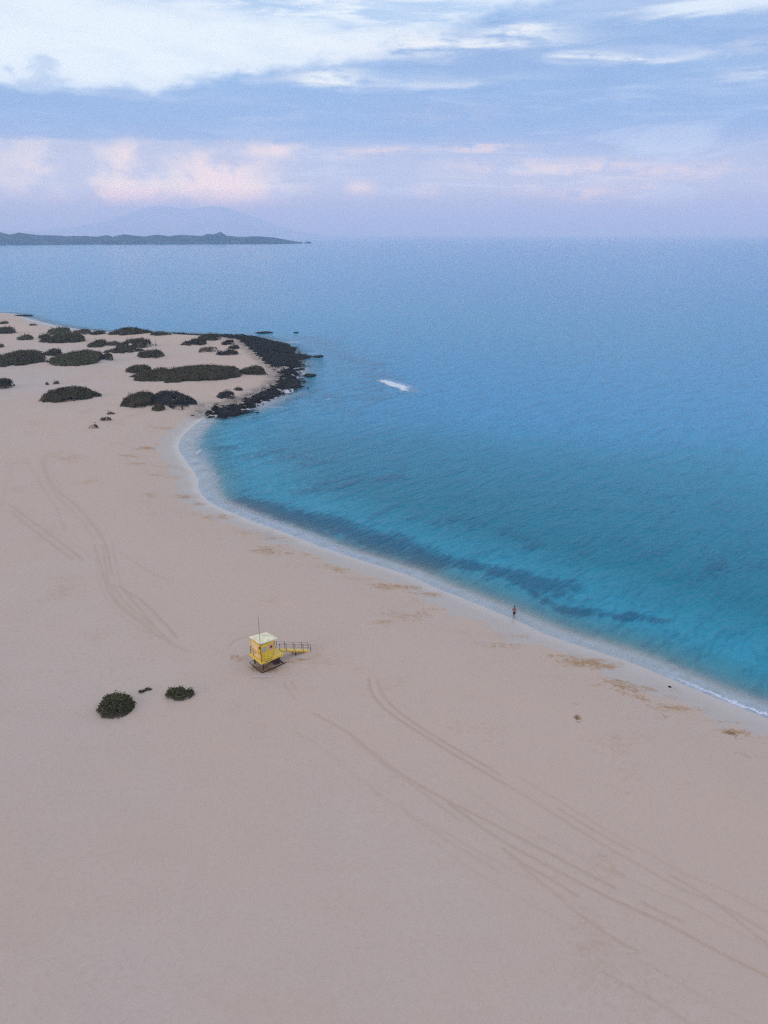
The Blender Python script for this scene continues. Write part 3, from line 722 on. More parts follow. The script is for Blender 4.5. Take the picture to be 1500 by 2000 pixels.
# ------------------------------------------------------------------ bushes
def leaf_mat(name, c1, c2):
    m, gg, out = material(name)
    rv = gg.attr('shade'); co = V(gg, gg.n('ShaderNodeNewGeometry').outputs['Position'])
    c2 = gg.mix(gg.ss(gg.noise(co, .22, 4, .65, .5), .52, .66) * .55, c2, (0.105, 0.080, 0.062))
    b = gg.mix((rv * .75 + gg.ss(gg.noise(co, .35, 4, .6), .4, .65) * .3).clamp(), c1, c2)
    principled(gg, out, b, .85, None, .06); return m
LOOK = {'dark': leaf_mat('saltbush_leaves', (0.040, 0.034, 0.023), (0.130, 0.108, 0.070)), 'olive': leaf_mat('olive_leaves', (0.055, 0.054, 0.030), (0.15, 0.135, 0.08)),
        'dry': leaf_mat('dry_twigs', (0.075, 0.058, 0.045), (0.20, 0.155, 0.12)), 'brown': leaf_mat('brown_leaves', (0.032, 0.026, 0.021), (0.082, 0.068, 0.052)), 'grey': leaf_mat('grey_leaves', (0.030, 0.030, 0.032), (0.085, 0.083, 0.082)),
        'near': leaf_mat('near_leaves', (0.034, 0.036, 0.018), (0.105, 0.100, 0.050))}
mtwig = simple('twig_wood', (0.14, 0.10, 0.075), .9)
def bush_mesh(wid, depth, h, leaf, look, seed, zf, sparse=0.0, lobes=None, dens=1.0):
    """a cushion of leaf clumps over a dense core; zf gives the ground under it, local coordinates"""
    r = np.random.default_rng(seed)
    if lobes is None:
        n = int(np.clip(wid / max(depth, .3) * 1.3 + 1, 2, 7)); lobes = []
        for k in range(n):
            t = (k + .5) / n * 2 - 1
            lobes.append((t * wid * .5 * .72, r.uniform(-.14, .14) * depth, wid / n * r.uniform(.75, 1.05), depth * .5 * r.uniform(.5, 1.0) * (1 - .75 * t * t), h * r.uniform(.5, 1.05) * (1 - .75 * abs(t) ** 1.5)))
        lobes[n // 2] = (lobes[n // 2][0], lobes[n // 2][1], lobes[n // 2][2] * 1.15, depth * .5, h)
        for k in range(int(10 + wid)):
            a, q = r.uniform(0, 6.28), r.uniform(.2, .95) ** .6; rr = min(wid, depth) * r.uniform(.08, .20) + .3
            lobes.append((math.cos(a) * q * wid * .48, math.sin(a) * q * depth * .46, rr * 1.3, rr, h * r.uniform(.5, 1.15) * (1 - .85 * q * q)))
    ox, oy = r.uniform(0, 90, 2)
    def top(x, y):
        z = np.zeros_like(x)
        wob = 1 + 1.5 * fbm(x / (wid * .12 + .25) + ox, y / (depth * .2 + .25) + oy, 3)
        for lx, ly, ax, ay, lh in lobes:
            q = (((x - lx) / ax) ** 2 + ((y - ly) / ay) ** 2) * wob
            z = np.maximum(z, lh * np.sqrt(np.clip(1 - q, 0, 1)))
        z = z * sstep(1.12 + .9 * fbm(x / (wid * .10 + .3) + oy, y / (depth * .16 + .3) + ox, 3) - ((x / (wid * .5)) ** 2 + (y / (depth * .52)) ** 2), 0, .30)
        if sparse: z = z * (fbm(x / (wid * .1 + .4) + oy, y / (depth * .15 + .4) + ox, 3) > -.12 + .16 * (sparse - .5))
        return z
    nx = int(np.clip(wid / leaf * .9, 12, 110)); ny = int(np.clip(depth / leaf * .9, 10, 60))
    gx, gy = np.meshgrid(np.linspace(-wid * .62, wid * .62, nx), np.linspace(-depth * .62, depth * .62, ny)); gx, gy = gx.ravel(), gy.ravel()
    tz = top(gx, gy); zz = zf(gx, gy)
    co = np.stack([gx, gy, zz + tz * .86 - .05], 1)
    i = (np.arange(ny - 1)[:, None] * nx + np.arange(nx - 1)[None, :]).ravel(); q = np.stack([i, i + 1, i + 1 + nx, i + nx], 1)
    q = q[(tz[q] > h * .06).sum(1) >= 3]
    # leaves
    area = wid * depth * .75 + 2.2 * h * (wid + depth)
    N = int(np.clip(area / (leaf * leaf) * 1.9 * dens, 120, 26000))
    lx = r.uniform(-wid * .64, wid * .64, N * 2); ly = r.uniform(-depth * .64, depth * .64, N * 2); t = top(lx, ly); k = t > h * .02
    lx, ly, t = lx[k][:N], ly[k][:N], t[k][:N]
    lift = (r.random(len(t)) < .10) * r.uniform(.3, 2.0, len(t)) * leaf
    lz = lift + t * (1 - .35 * r.random(len(t)) ** 2) + r.normal(0, leaf * .28, len(t)); lz = np.maximum(lz, leaf * .15)
    lx = lx + r.normal(0, leaf * .35, len(t)); ly = ly + r.normal(0, leaf * .35, len(t))
    c = np.stack([lx, ly, zf(lx, ly) + lz], 1)
    nrm = r.normal(0, 1, (len(c), 3)); nrm[:, 2] = abs(nrm[:, 2]) + .5; nrm /= np.linalg.norm(nrm, axis=1)[:, None]
    u = np.cross(nrm, r.normal(0, 1, (len(c), 3))); u /= np.linalg.norm(u, axis=1)[:, None] + 1e-9; w = np.cross(nrm, u)
    s1 = (leaf * r.uniform(.35, .8, len(c)))[:, None]; s2 = s1 * r.uniform(.35, .8, (len(c), 1))
    L = np.stack([c - u * s1, c - w * s2, c + u * s1, c + w * s2], 1).reshape(-1, 3)
    lq = np.arange(len(L)).reshape(-1, 4) + len(co)
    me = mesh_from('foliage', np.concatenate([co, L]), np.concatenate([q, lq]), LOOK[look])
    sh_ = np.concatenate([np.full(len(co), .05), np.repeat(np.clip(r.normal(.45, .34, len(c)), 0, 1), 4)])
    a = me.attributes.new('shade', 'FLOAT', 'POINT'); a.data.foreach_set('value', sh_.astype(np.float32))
    return me
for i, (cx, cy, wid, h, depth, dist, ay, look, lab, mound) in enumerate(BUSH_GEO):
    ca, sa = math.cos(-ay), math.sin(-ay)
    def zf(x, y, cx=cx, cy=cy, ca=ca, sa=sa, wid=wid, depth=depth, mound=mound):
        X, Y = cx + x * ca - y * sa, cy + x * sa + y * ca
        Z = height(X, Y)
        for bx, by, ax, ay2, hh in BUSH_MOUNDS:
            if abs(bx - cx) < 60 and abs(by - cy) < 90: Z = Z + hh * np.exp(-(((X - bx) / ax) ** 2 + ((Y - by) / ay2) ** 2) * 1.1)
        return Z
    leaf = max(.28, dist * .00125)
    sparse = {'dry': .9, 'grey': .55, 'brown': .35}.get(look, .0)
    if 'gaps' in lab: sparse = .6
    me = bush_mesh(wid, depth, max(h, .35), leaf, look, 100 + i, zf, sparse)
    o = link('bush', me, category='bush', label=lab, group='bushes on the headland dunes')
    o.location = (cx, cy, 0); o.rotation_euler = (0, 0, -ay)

# hummocks with dead scrub between the last bushes and the open beach
for i, ((x0, x1, yt, yb), lab) in enumerate([((195, 218, 816, 824), 'low arched sand hummock capped with dead brown scrub, middle one of three'), ((174, 192, 830, 839), 'small ragged hummock of dead scrub nearest the open beach'), ((209, 224, 807, 812), 'thin arc of dead scrub nearest the ragged clump, faintest of three')]):
    c, wid, h, depth, dist, ay = bush_spot((x0, x1, yt, yb))
    me = bush_mesh(wid, wid * .5, max(h, .4) * 1.1, .3, 'dry', 300 + i, lambda x, y, c=c: height(x + c[0], y + c[1]), .3, lobes=[(-wid * .22, 0, wid * .25, wid * .2, h * .8), (wid * .12, .2, wid * .3, wid * .2, h), (wid * .38, .1, wid * .16, wid * .12, h * .6)])
    o = link('scrub_bush', me, category='bush', label=lab, group='dead scrub hummocks'); o.location = (c[0], c[1], 0)

def twigs(n, wid, depth, h, seed, r0=.012):
    r = np.random.default_rng(seed); bm = bmesh.new()
    for k in range(n):
        a = r.uniform(0, 6.28); rr = r.uniform(.55, .98)
        b = Vector((math.cos(a) * wid * .5 * rr * .5, math.sin(a) * depth * .5 * rr * .5, 0)); e = Vector((math.cos(a) * wid * .5 * (rr + .12), math.sin(a) * depth * .5 * (rr + .12), h * r.uniform(.25, 1.05)))
        tube(bm, b, e, r0, r0 * .5, 5)
    m = bpy.data.meshes.new('twigs'); bm.to_mesh(m); bm.free(); m.materials.append(mtwig); return m
def tube(bm, a, b, r1, r2=None, seg=8, cap=True):
    a, b = Vector(a), Vector(b); r2 = r1 if r2 is None else r2
    q = (b - a).to_track_quat('Z', 'Y')
    v = [[bm.verts.new(p + q @ Vector((math.cos(k * 6.2832 / seg) * r, math.sin(k * 6.2832 / seg) * r, 0))) for k in range(seg)] for p, r in ((a, r1), (b, r2))]
    for k in range(seg): bm.faces.new((v[0][k], v[0][(k + 1) % seg], v[1][(k + 1) % seg], v[1][k]))
    if cap: bm.faces.new(v[0][::-1]); bm.faces.new(v[1])
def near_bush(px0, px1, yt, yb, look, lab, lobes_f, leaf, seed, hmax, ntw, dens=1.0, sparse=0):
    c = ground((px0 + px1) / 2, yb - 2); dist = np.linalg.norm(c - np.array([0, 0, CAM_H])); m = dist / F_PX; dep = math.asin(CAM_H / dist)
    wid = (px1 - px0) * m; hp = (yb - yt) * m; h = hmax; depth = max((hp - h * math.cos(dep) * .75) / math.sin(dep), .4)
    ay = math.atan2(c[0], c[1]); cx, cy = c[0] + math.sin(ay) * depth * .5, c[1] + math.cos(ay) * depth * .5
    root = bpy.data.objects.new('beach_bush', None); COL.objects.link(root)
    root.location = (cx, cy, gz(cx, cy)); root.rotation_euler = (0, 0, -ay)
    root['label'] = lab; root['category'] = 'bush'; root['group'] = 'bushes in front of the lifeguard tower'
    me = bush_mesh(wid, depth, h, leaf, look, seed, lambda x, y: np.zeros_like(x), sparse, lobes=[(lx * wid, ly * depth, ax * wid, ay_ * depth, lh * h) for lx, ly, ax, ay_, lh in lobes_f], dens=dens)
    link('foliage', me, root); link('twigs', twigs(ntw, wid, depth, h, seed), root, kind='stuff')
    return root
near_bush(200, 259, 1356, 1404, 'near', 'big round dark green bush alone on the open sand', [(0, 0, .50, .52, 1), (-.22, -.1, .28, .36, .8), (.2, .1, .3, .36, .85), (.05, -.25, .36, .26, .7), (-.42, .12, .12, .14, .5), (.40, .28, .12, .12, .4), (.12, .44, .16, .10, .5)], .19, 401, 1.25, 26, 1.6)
near_bush(326, 380, 1342, 1371, 'near', 'irregular two-lobed green bush right of the round bush', [(-.26, .24, .24, .26, .85), (-.02, .02, .26, .40, 1), (.24, -.18, .26, .30, .8), (.08, -.28, .3, .2, .6), (-.44, .30, .10, .12, .5), (.42, -.36, .10, .12, .4)], .18, 402, .85, 34, 1.5)
near_bush(272, 296, 1346, 1355, 'brown', 'tiny sparse brown sprig between the two green bushes', [(-.2, -.1, .26, .35, .8), (.15, .15, .22, .3, 1), (.38, .05, .12, .2, .6)], .12, 403, .3, 14, .8, .5)

# ------------------------------------------------------------------ breaking wave
mfoam, gf, outf = material('white_water')
pf = V(gf, gf.n('ShaderNodeNewGeometry').outputs['Position'])
fn = gf.noise(pf, 1.4, 6, .7); fa = gf.attr('froth')
fbs = principled(gf, None, gf.mix(gf.ss(fn, .35, .6), (.42, .50, .64), (.66, .70, .80)), .5, gf.bump(fn, .8, .4), .3)
wbs = principled(gf, None, (0.012, 0.15, 0.30), .15, None, .5, 1.333)
mx = gf.n('ShaderNodeMixShader'); gf.put(mx.inputs[0], gf.ss(fa + (fn - .5) * 1.3, .32, .55)); gf.nt.links.new(wbs.outputs[0], mx.inputs[1]); gf.nt.links.new(fbs.outputs[0], mx.inputs[2]); gf.nt.links.new(mx.outputs[0], outf.inputs[0])
A = np.array(flat(738, 741)); B = np.array(flat(797, 765)); ax = (B - A) / np.linalg.norm(B - A); ay = np.array([-ax[1], ax[0]]); Lw = np.linalg.norm(B - A)
nu, nv = 90, 44; U, Vv = np.meshgrid(np.linspace(-.05, 1.15, nu), np.linspace(-3.5, 7.5, nv)); U, Vv = U.ravel(), Vv.ravel()
env = np.clip(np.sin(np.clip(U / 1.1, 0, 1) * math.pi), 0, 1) ** .7
Vc = Vv - fbm(U * 5, Vv * 0, 2) * 2
prof = np.where(Vc < 0, np.exp(-(Vc / 1.0) ** 2), np.exp(-(Vc / 3.4) ** 2))
Z = env * prof * .75 + fbm(U * 18, Vv * .9, 3) * .25 * env * prof - .03
frot = env * np.where(Vc < 0, np.exp(-(Vc / 1.25) ** 2), np.exp(-(Vc / 2.2) ** 2) * .85 + .30 * np.exp(-((Vc - 4) / 2) ** 2) * (U > .35))
co = np.stack([A[0] + ax[0] * U * Lw + ay[0] * Vv, A[1] + ax[1] * U * Lw + ay[1] * Vv, Z], 1)
i = (np.arange(nv - 1)[:, None] * nu + np.arange(nu - 1)[None, :]).ravel(); q = np.stack([i, i + 1, i + 1 + nu, i + nu], 1)
q = q[(Z[q] > .0).any(1)]
me = mesh_from('breaking_wave', co, q, mfoam); me.polygons.foreach_set('use_smooth', np.ones(len(q), bool))
a = me.attributes.new('froth', 'FLOAT', 'POINT'); a.data.foreach_set('value', frot.astype(np.float32))
link('breaking_wave', me, category='wave', label='small white breaking wave alone in the open bay')

# ------------------------------------------------------------------ lifeguard tower
M = dict(yellow=simple('yellow_paint', (0.78, 0.53, 0.06), .6, .13, 3.2, bump=.15), deck=simple('deck_paint', (0.66, 0.47, 0.13), .7, .2, 4.0, bump=.15), cream=simple('cream_roof', (0.66, 0.61, 0.45), .7, .16, 1.3), trim=simple('amber_trim', (0.62, 0.36, 0.04), .6, .15, 3),
         post=simple('dark_steel', (0.055, 0.045, 0.045), .55, .2, 9), beam=simple('dark_timber', (0.065, 0.052, 0.048), .85, .3, 3, bump=.2), pale=simple('pale_sunlit_panel', (0.78, 0.56, 0.36), .6, .1, 4), glass=simple('grey_shutter', (0.40, 0.42, 0.38), .4, .1, 4),
         red=simple('dark_red_sign', (0.16, 0.02, 0.03), .5, .1, 4), rose=simple('pink_sign', (0.62, 0.36, 0.33), .5, .1, 4), ink=simple('black_print', (0.05, 0.035, 0.02), .7, .1, 4), crate=simple('maroon_crate', (0.075, 0.022, 0.035), .7, .3, 4), hose=simple('pale_rope', (0.55, 0.53, 0.52), .8, .1, 4))
TZ = 1.50                                        # deck level above the sand
T = bpy.data.objects.new('lifeguard_tower', None); COL.objects.link(T)
T.location = (tower_c[0], tower_c[1], tower_c[2] - .12); T.rotation_euler = (0, 0, R(41))
T['label'] = 'yellow lifeguard tower on dark skids with a cream roof and a long railed ramp'; T['category'] = 'lifeguard tower'
# place: nearest platform corner above the nearest skid corner
def box(bm, c, s, rot=None):
    r = bmesh.ops.create_cube(bm, size=1.0)
    mt = Matrix.Translation(Vector(c)) @ (rot.to_4x4() if rot is not None else Matrix.Identity(4)) @ Matrix.Diagonal((*s, 1))
    bmesh.ops.transform(bm, matrix=mt, verts=r['verts']); return r['verts']
def bar(bm, a, b, w, h):
    a, b = Vector(a), Vector(b); d = b - a
    z = Vector((0, 0, 1)) if abs(d.normalized().z) < .95 else Vector((1, 0, 0))
    x = d.normalized(); y = z.cross(x).normalized(); zz = x.cross(y)
    rot = Matrix((x, y, zz)).transposed()
    box(bm, (a + b) / 2, (d.length, w, h), rot)
def part(name, build, mat, parent=T, bev=0.0, **kw):
    bm = bmesh.new(); build(bm)
    if bev: bmesh.ops.bevel(bm, geom=bm.edges[:], offset=bev, segments=1, affect='EDGES')
    bmesh.ops.recalc_face_normals(bm, faces=bm.faces[:])
    m = bpy.data.meshes.new(name); bm.to_mesh(m); bm.free(); m.materials.append(mat)
    return link(name, m, parent, **kw)
PX, PY = 2.95, 2.6                                # platform: along the ramp, across it
X0, Y0 = -1.45, -1.15                            # nearest corner of the platform
zero = (X0, Y0)
# skids and frame lying on the sand
for yy in (Y0 - .02, Y0 + PY + .25): part('skid', lambda bm: bar(bm, (X0 - .05, yy, .05), (X0 + PX + .45, yy, .03), .10, .14), M['beam'], bev=.02)
for xx in (X0 - .08, X0 + PX + .02): part('cross_beam', lambda bm: bar(bm, (xx, Y0 - .05, .10), (xx, Y0 + PY + .75, .06), .09, .12), M['beam'], bev=.015)
for xx in (X0 + .35, X0 + PX - .35):
    for yy in (Y0 + .35, Y0 + PY - .35): part('leg', lambda bm: bar(bm, (xx, yy, .05), (xx, yy, TZ - .32), .13, .13), M['beam'])
part('brace', lambda bm: bar(bm, (X0 + .35, Y0 + .36, .3), (X0 + PX - .35, Y0 + .36, TZ - .4), .06, .08), M['beam'])
part('brace', lambda bm: bar(bm, (X0 + .36, Y0 + PY - .35, .3), (X0 + .36, Y0 + .35, TZ - .4), .08, .06), M['beam'])
part('storage_crate', lambda bm: (box(bm, (X0 + PX - .55, Y0 + .95, .42), (.8, 1.1, .75)), box(bm, (X0 + PX - .55, Y0 + .95, .82), (.86, 1.16, .06))), M['crate'], bev=.02)
# platform
part('platform_frame', lambda bm: box(bm, (X0 + PX / 2, Y0 + PY / 2, TZ - .2), (PX - .06, PY - .06, .24)), M['trim'])
nb_ = 11
for k in range(nb_): part('plank', lambda bm: box(bm, (X0 + PX / 2, Y0 + (k + .5) * PY / nb_, TZ - .04 + .004 * (k % 3)), (PX, PY / nb_ - .014, .06)), M['deck'])
for a_, b_, w_ in (((X0 + PX / 2, Y0 - .03), (PX + .12, .05), 0), ((X0 + PX / 2, Y0 + PY + .03), (PX + .12, .05), 0), ((X0 - .03, Y0 + PY / 2), (.05, PY), 0), ((X0 + PX + .03, Y0 + PY / 2), (.05, PY), 0)):
    part('fascia', lambda bm: box(bm, (a_[0], a_[1], TZ - .17), (b_[0], b_[1], .34)), M['yellow'], bev=.008)
lx_ = X0 + .55
for k, w in enumerate((.16, .10, .15, .12, .07)):       # dark print too small to read
    def letter(bm):
        box(bm, (lx_ + w * .3, Y0 - .060, TZ - .15), (w * .62, .012, .055))
        for u in range(2 if k % 2 == 0 else 1): box(bm, (lx_ + u * w * .55 + .01, Y0 - .061, TZ - .15), (w * .34, .012, .17 - .03 * (k % 3)))
    part('letter', letter, M['ink']); lx_ += w + .06
# hut: walls lean outwards
HX0, HY0, HX, HY, HH, FL = X0 + .12, Y0 + .14, 1.58, 1.95, 2.15, .20
lowc = [(HX0, HY0), (HX0 + HX, HY0), (HX0 + HX, HY0 + HY), (HX0, HY0 + HY)]
topc = [(HX0 - FL * .4, HY0 - FL * .4), (HX0 + HX + FL, HY0 - FL * .4), (HX0 + HX + FL, HY0 + HY + FL), (HX0 - FL * .4, HY0 + HY + FL)]
def wall_pt(k, u, v, outd=0.0):
    a, b = Vector((*lowc[k], TZ)), Vector((*lowc[(k + 1) % 4], TZ)); c_, d_ = Vector((*topc[k], TZ + HH)), Vector((*topc[(k + 1) % 4], TZ + HH))
    p = (a.lerp(b, u)).lerp(c_.lerp(d_, u), v); nrm = (b - a).cross(c_ - a).normalized()
    return p + nrm * outd
def slab(bm, k, u0, u1, v0, v1, o0, o1):
    vs = [bm.verts.new(wall_pt(k, u, v, o)) for o in (o0, o1) for u, v in ((u0, v0), (u1, v0), (u1, v1), (u0, v1))]
    for f in ((3, 2, 1, 0), (4, 5, 6, 7), (0, 1, 5, 4), (1, 2, 6, 5), (2, 3, 7, 6), (3, 0, 4, 7)): bm.faces.new([vs[i] for i in f])
for k in range(4): 
    wl = part('wall', lambda bm: slab(bm, k, .0, 1, .012, 1, -.08, 0), M['yellow'])
    if k in (0, 3):
        nbd = 4
        for j in range(nbd): part('panel', lambda bm: slab(bm, k, j / nbd + .012, (j + 1) / nbd - .012, .03, .97, .0015, .018), M['yellow'], wl)
for k in (0, 3):
    for u_ in (-.01, .965): part('corner_trim', lambda bm: slab(bm, k, u_, u_ + .045, .02, .99, .019, .035), M['trim'])
part('window_shutter', lambda bm: slab(bm, 0, .10, .42, .56, .86, .02, .05), M['glass'], label='grey closed shutter on the right-hand wall')
sg = part('sign', lambda bm: slab(bm, 0, .60, .93, .50, .84, .02, .04), M['rose'], label='pink square sign with a dark red dot')
part('emblem', lambda bm: tube(bm, wall_pt(0, .78, .70, .042), wall_pt(0, .78, .70, .052), .17, .17, 14), M['red'], sg)
part('hatch', lambda bm: slab(bm, 0, .52, .95, .04, .44, .02, .034), M['yellow'])
part('door', lambda bm: slab(bm, 3, .14, .70, .03, .90, .02, .045), M['pale'], label='pale peach door panel, drawn tall to lighten the sunlit left wall')  # door made taller; its pale colour paints the wall's sunlit brightness
part('notice', lambda bm: slab(bm, 3, .30, .34, .20, .42, .047, .055), M['ink'])
part('notice', lambda bm: slab(bm, 3, .36, .44, .30, .33, .047, .055), M['ink'])
part('vent', lambda bm: slab(bm, 3, .84, .93, .74, .90, .02, .05), M['ink'])
part('shelf', lambda bm: bar(bm, wall_pt(3, .08, .47, .09), wall_pt(3, .95, .47, .09), .12, .04), M['trim'])
# roof: shallow hip with deep eaves
RX0, RX1, RY0, RY1, RZ = HX0 - .10, HX0 + HX + .74, HY0 - .08, HY0 + HY + .50, TZ + HH + .02
TILT = (.14, 0, -.30, 0)                        # the roof falls away from the front corner
def roof(bm):
    lo_ = [bm.verts.new((x, y, RZ - .03 + t_)) for (x, y), t_ in zip(((RX0, RY0), (RX1, RY0), (RX1, RY1), (RX0, RY1)), TILT)]; hi_ = [bm.verts.new((x, y, RZ + .10 + t_)) for (x, y), t_ in zip(((RX0, RY0), (RX1, RY0), (RX1, RY1), (RX0, RY1)), TILT)]
    mx_ = (RX0 + RX1) / 2; r1 = bm.verts.new((mx_ - .10, RY0 + 1.0, RZ + .32)); r2 = bm.verts.new((mx_ - .10, RY1 - 1.0, RZ + .32))
    bm.faces.new(lo_[::-1])
    for k in range(4): bm.faces.new((lo_[k], lo_[(k + 1) % 4], hi_[(k + 1) % 4], hi_[k]))
    bm.faces.new((hi_[0], hi_[1], r1)); bm.faces.new((hi_[1], hi_[2], r2, r1)); bm.faces.new((hi_[2], hi_[3], r2)); bm.faces.new((hi_[3], hi_[0], r1, r2))
rf = part('roof', roof, M['cream'])
part('ridge_cap', lambda bm: bar(bm, ((RX0 + RX1) / 2 - .1, RY0 + .95, RZ + .335), ((RX0 + RX1) / 2 - .1, RY1 - .95, RZ + .335), .14, .03), M['cream'], rf)
part('flagpole', lambda bm: (tube(bm, (HX0 - .16, HY0 - .16, TZ - .02), (HX0 - .16, HY0 - .16, TZ + 6.05), .035, .02, 8), tube(bm, (HX0 - .16, HY0 - .16, TZ + 6.05), (HX0 - .16, HY0 - .16, TZ + 6.1), .04, .03, 8)), M['post'])
# railings: posts with two rails
def rail_run(pts, rails=(.92, .52)):
    for p in pts: part('railing_post', lambda bm: tube(bm, p, Vector(p) + Vector((0, 0, .98)), .032, .032, 7), M['post'])
    for hgt_ in rails:
        part('handrail', lambda bm: [tube(bm, Vector(a) + Vector((0, 0, hgt_)), Vector(b) + Vector((0, 0, hgt_)), .013, .013, 6) for a, b in zip(pts[:-1], pts[1:])], M['post'])
XE, YE = X0 + PX - .05, Y0 + PY - .05
RAMP_Y0, RAMP_Y1 = Y0 + .85, Y0 + 1.5
rail_run([(X0 + .06, YE, TZ), (X0 + .85, YE, TZ), (X0 + 1.65, YE, TZ), (X0 + 2.45, YE, TZ), (XE, YE, TZ)])
rail_run([(X0 + .06, YE, TZ), (X0 + .06, YE - .7, TZ)])
RL = 4.2; rampdir = Vector((math.cos(R(-13)), math.sin(R(-13)), 0))
rp = part('ramp', lambda bm: None, M['deck'])
end_z = .12
def rpt(t, side, up=0): 
    b = Vector((X0 + PX + .06, (RAMP_Y0, RAMP_Y1)[side], TZ - .02)); return b + rampdir * RL * t + Vector((0, 0, (end_z - TZ) * t + up))
nb_ = 12
for k in range(nb_):
    def pl(bm, k=k):
        a, b, c_, d_ = rpt(k / nb_ + .003, 0), rpt((k + 1) / nb_ - .003, 0), rpt((k + 1) / nb_ - .003, 1), rpt(k / nb_ + .003, 1)
        vs = [bm.verts.new(p - Vector((0, 0, o))) for o in (.06, 0) for p in (a, b, c_, d_)]
        for f in ((3, 2, 1, 0), (4, 5, 6, 7), (0, 1, 5, 4), (1, 2, 6, 5), (2, 3, 7, 6), (3, 0, 4, 7)): bm.faces.new([vs[i] for i in f])
    part('plank', pl, M['deck'], rp)
for s_ in (0, 1): part('stringer', lambda bm: bar(bm, rpt(0, s_, -.14), rpt(1, s_, -.11), .05, .13), M['trim'], rp)
for s_ in (0, 1): part('ramp_post', lambda bm: bar(bm, rpt(.5, s_, -.25), Vector((*rpt(.5, s_)[:2], -.05)), .10, .10), M['beam'], rp)
rail_run([rpt(t, 1) for t in (.02, .26, .52, .78, .99)]); rail_run([rpt(t, 0) for t in (.02, .22, .48, .74, .97)])
rail_run([(XE, RAMP_Y1 + .06, TZ), (XE, YE - .5, TZ), (XE, YE, TZ)])
# pale hose left on the sand in front of the skid
def hose(bm):
    pts = [Vector((X0 - 1.5 + .25 * k, Y0 - .15 - .20 * k + .10 * math.sin(k * .9), .19)) for k in range(8)]
    for a, b in zip(pts[:-1], pts[1:]): tube(bm, a, b, .035, .035, 6)
hbm = bmesh.new(); hose(hbm); hm_ = bpy.data.meshes.new('rope'); hbm.to_mesh(hm_); hbm.free(); hm_.materials.append(M['hose'])
ho_ = link('rope', hm_, label='pale rope lying on the sand in front of the tower skids', category='rope'); ho_.matrix_world = Matrix.Translation(T.location) @ Matrix.Rotation(R(41), 4, 'Z')

# ------------------------------------------------------------------ person at the water's edge
mskin = simple('tanned_skin', (0.21, 0.105, 0.070), .55, .08, 5); mshort = simple('black_shorts', (0.012, 0.011, 0.014), .8, .2, 8); mhair = simple('dark_hair', (0.022, 0.020, 0.024), .6, .2, 12)
def skin(name, verts, edges, root, mat, parent, sub=2):
    m = bpy.data.meshes.new(name); m.from_pydata([v[:3] for v in verts], edges, []); m.materials.append(mat)
    o = link(name, m, parent)
    md = o.modifiers.new('skin', 'SKIN'); md.use_smooth_shade = True
    for i, v in enumerate(verts):
        r = v[3]; m.skin_vertices[0].data[i].radius = r if isinstance(r, tuple) else (r, r); m.skin_vertices[0].data[i].use_root = (i == root)
    sb = o.modifiers.new('sub', 'SUBSURF'); sb.levels = sub; sb.render_levels = sub
    return o
pc = ground(1003.5, 1206.5)
PR = bpy.data.objects.new('person', None); COL.objects.link(PR); PR.location = (pc[0], pc[1], max(pc[2], -.02)); PR.rotation_euler = (0, 0, R(-18))
PR['label'] = 'bare-chested person in black shorts walking in the shallows at the water edge'; PR['category'] = 'person'
# facing +Y (away from the camera), left arm bent with the hand at the waist
bv = [(0, 0, .93, (.155, .115)), (0, .0, 1.08, (.145, .10)), (0, .01, 1.26, (.165, .115)), (0, .0, 1.41, (.16, .10)), (0, .01, 1.50, (.06, .06)), (0, .035, 1.58, (.072, .085)), (0, .04, 1.68, (.078, .098)), (0, .03, 1.765, (.055, .07)),
      (-.19, 0, 1.42, .062), (-.33, -.06, 1.20, .046), (-.22, .10, 1.05, .036), (-.17, .16, 1.03, .030),
      (.19, 0, 1.42, .062), (.25, -.04, 1.14, .046), (.25, .06, .90, .036), (.245, .09, .82, .030),
      (-.10, .01, .86, .098), (-.11, .10, .48, .066), (-.11, .02, .10, .042), (-.115, .10, .035, .036), (-.12, .20, .03, .03),
      (.10, .01, .86, .098), (.11, -.02, .48, .066), (.11, -.16, .14, .042), (.115, -.10, .05, .036), (.12, .0, .03, .03)]
be = [(0,1),(1,2),(2,3),(3,4),(4,5),(5,6),(6,7),(3,8),(8,9),(9,10),(10,11),(3,12),(12,13),(13,14),(14,15),(0,16),(16,17),(17,18),(18,19),(19,20),(0,21),(21,22),(22,23),(23,24),(24,25)]
body = skin('body', bv, be, 0, mskin, PR)
for nm, base, dr in (('hand', Vector((-.17, .16, 1.03)), Vector((.6, .5, -.3))), ('hand', Vector((.245, .09, .82)), Vector((0, .25, -1)))):
    dr.normalize(); sx = dr.cross(Vector((0, 0, 1))).normalized() if abs(dr.z) < .9 else Vector((0, 1, 0))
    vs = [(*base, .026), (*(base + dr * .05), (.036, .02))]; es = [(0, 1)]
    for k, (o_, l_) in enumerate(((-.03, .07), (-.01, .08), (.011, .075), (.031, .06))):
        p = base + dr * .09 + sx * o_; vs += [(*p, .010), (*(p + dr * l_ * .9), .008)]; es += [(1, len(vs) - 2), (len(vs) - 2, len(vs) - 1)]
    p = base + dr * .04 + sx * -.055; vs += [(*p, .011), (*(p + dr * .05 - sx * .012), .009)]; es += [(0, len(vs) - 2), (len(vs) - 2, len(vs) - 1)]
    skin(nm, vs, es, 0, mskin, PR, 1)
skin('shorts', [(0, 0, 1.02, (.170, .130)), (0, 0, .93, (.178, .138)), (-.10, .01, .86, .122), (-.108, .075, .54, .112), (.10, .01, .86, .122), (.108, -.015, .54, .112)], [(0,1),(1,2),(2,3),(1,4),(4,5)], 1, mshort, PR)
skin('hair', [(0, .015, 1.60, (.074, .072)), (0, .02, 1.70, (.086, .098)), (0, .03, 1.775, (.064, .08))], [(0,1),(1,2)], 1, mhair, PR)
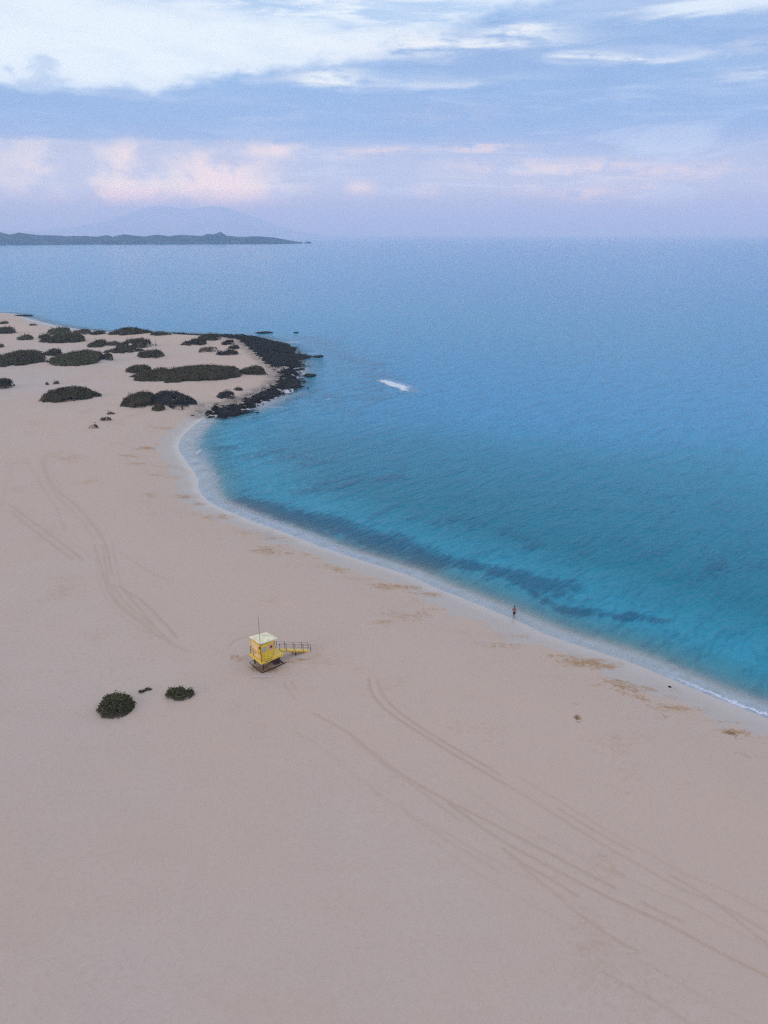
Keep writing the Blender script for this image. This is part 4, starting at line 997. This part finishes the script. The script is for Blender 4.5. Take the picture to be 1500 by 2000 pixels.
for s_ in (-1, 1): part('eye', lambda bm: bmesh.ops.create_icosphere(bm, subdivisions=1, radius=.014, matrix=Matrix.Translation((s_ * .032, .128, 1.665))), mhair, PR)
part('nose', lambda bm: bmesh.ops.create_cone(bm, segments=6, radius1=.016, radius2=.006, depth=.05, cap_ends=True, matrix=Matrix.Translation((0, .140, 1.64))), mskin, PR)
part('mouth', lambda bm: box(bm, (0, .130, 1.60), (.045, .012, .010)), M['rose'], PR)
for s_ in (-1, 1): part('ear', lambda bm: bmesh.ops.create_icosphere(bm, subdivisions=1, radius=.03, matrix=Matrix.Translation((s_ * .083, .03, 1.65)) @ Matrix.Diagonal((.4, .8, 1, 1))), mskin, PR)

# ------------------------------------------------------------------ small finds on the beach
mweed = simple('dry_seaweed', (0.27, 0.17, 0.105), .9, .4, 9)
for i, (px, py, w, lab) in enumerate([(1308, 1342, 6, 'small dark stone on the damp sand near the foam'), ]):
    c = ground(px, py); m = np.linalg.norm(c - np.array([0, 0, CAM_H])) / F_PX
    o = link('stone', rock_mesh(w * m / 2, w * m / 2.6, w * m / 3.5, 80 + i, 2), category='stone', label=lab); o.location = (c[0], c[1], c[2] + .03)
for i, (px, py, w, lab) in enumerate([(1128, 1402, 11, 'little heap of brown dried seaweed on open sand'), (1430, 1434, 26, 'long brown seaweed line at the lower right, along the berm')]):
    if not w: continue
    c = ground(px, py); m = np.linalg.norm(c - np.array([0, 0, CAM_H])) / F_PX; r = np.random.default_rng(500 + i); bm = bmesh.new()
    L_ = w * m
    for k in range(46):
        a = Vector((r.normal(0, L_ * .24), r.normal(0, .28), r.uniform(.0, .07))); d = Vector((r.normal(0, .20), r.normal(0, .14), r.uniform(-.02, .05)))
        X_, Y_ = a.x * .9 + c[0], a.y - a.x * .42 + c[1]; z = gz(X_, Y_)
        p = Vector((X_ - c[0], Y_ - c[1], z - c[2] + a.z)); bar(bm, p - Vector((0, 0, .03)), p + d * .7, .05, .02)
    mm = bpy.data.meshes.new('seaweed'); bm.to_mesh(mm); bm.free(); mm.materials.append(mweed)
    o = link('seaweed_heap', mm, category='seaweed', label=lab, group='dried seaweed washed up on the beach'); o.location = c
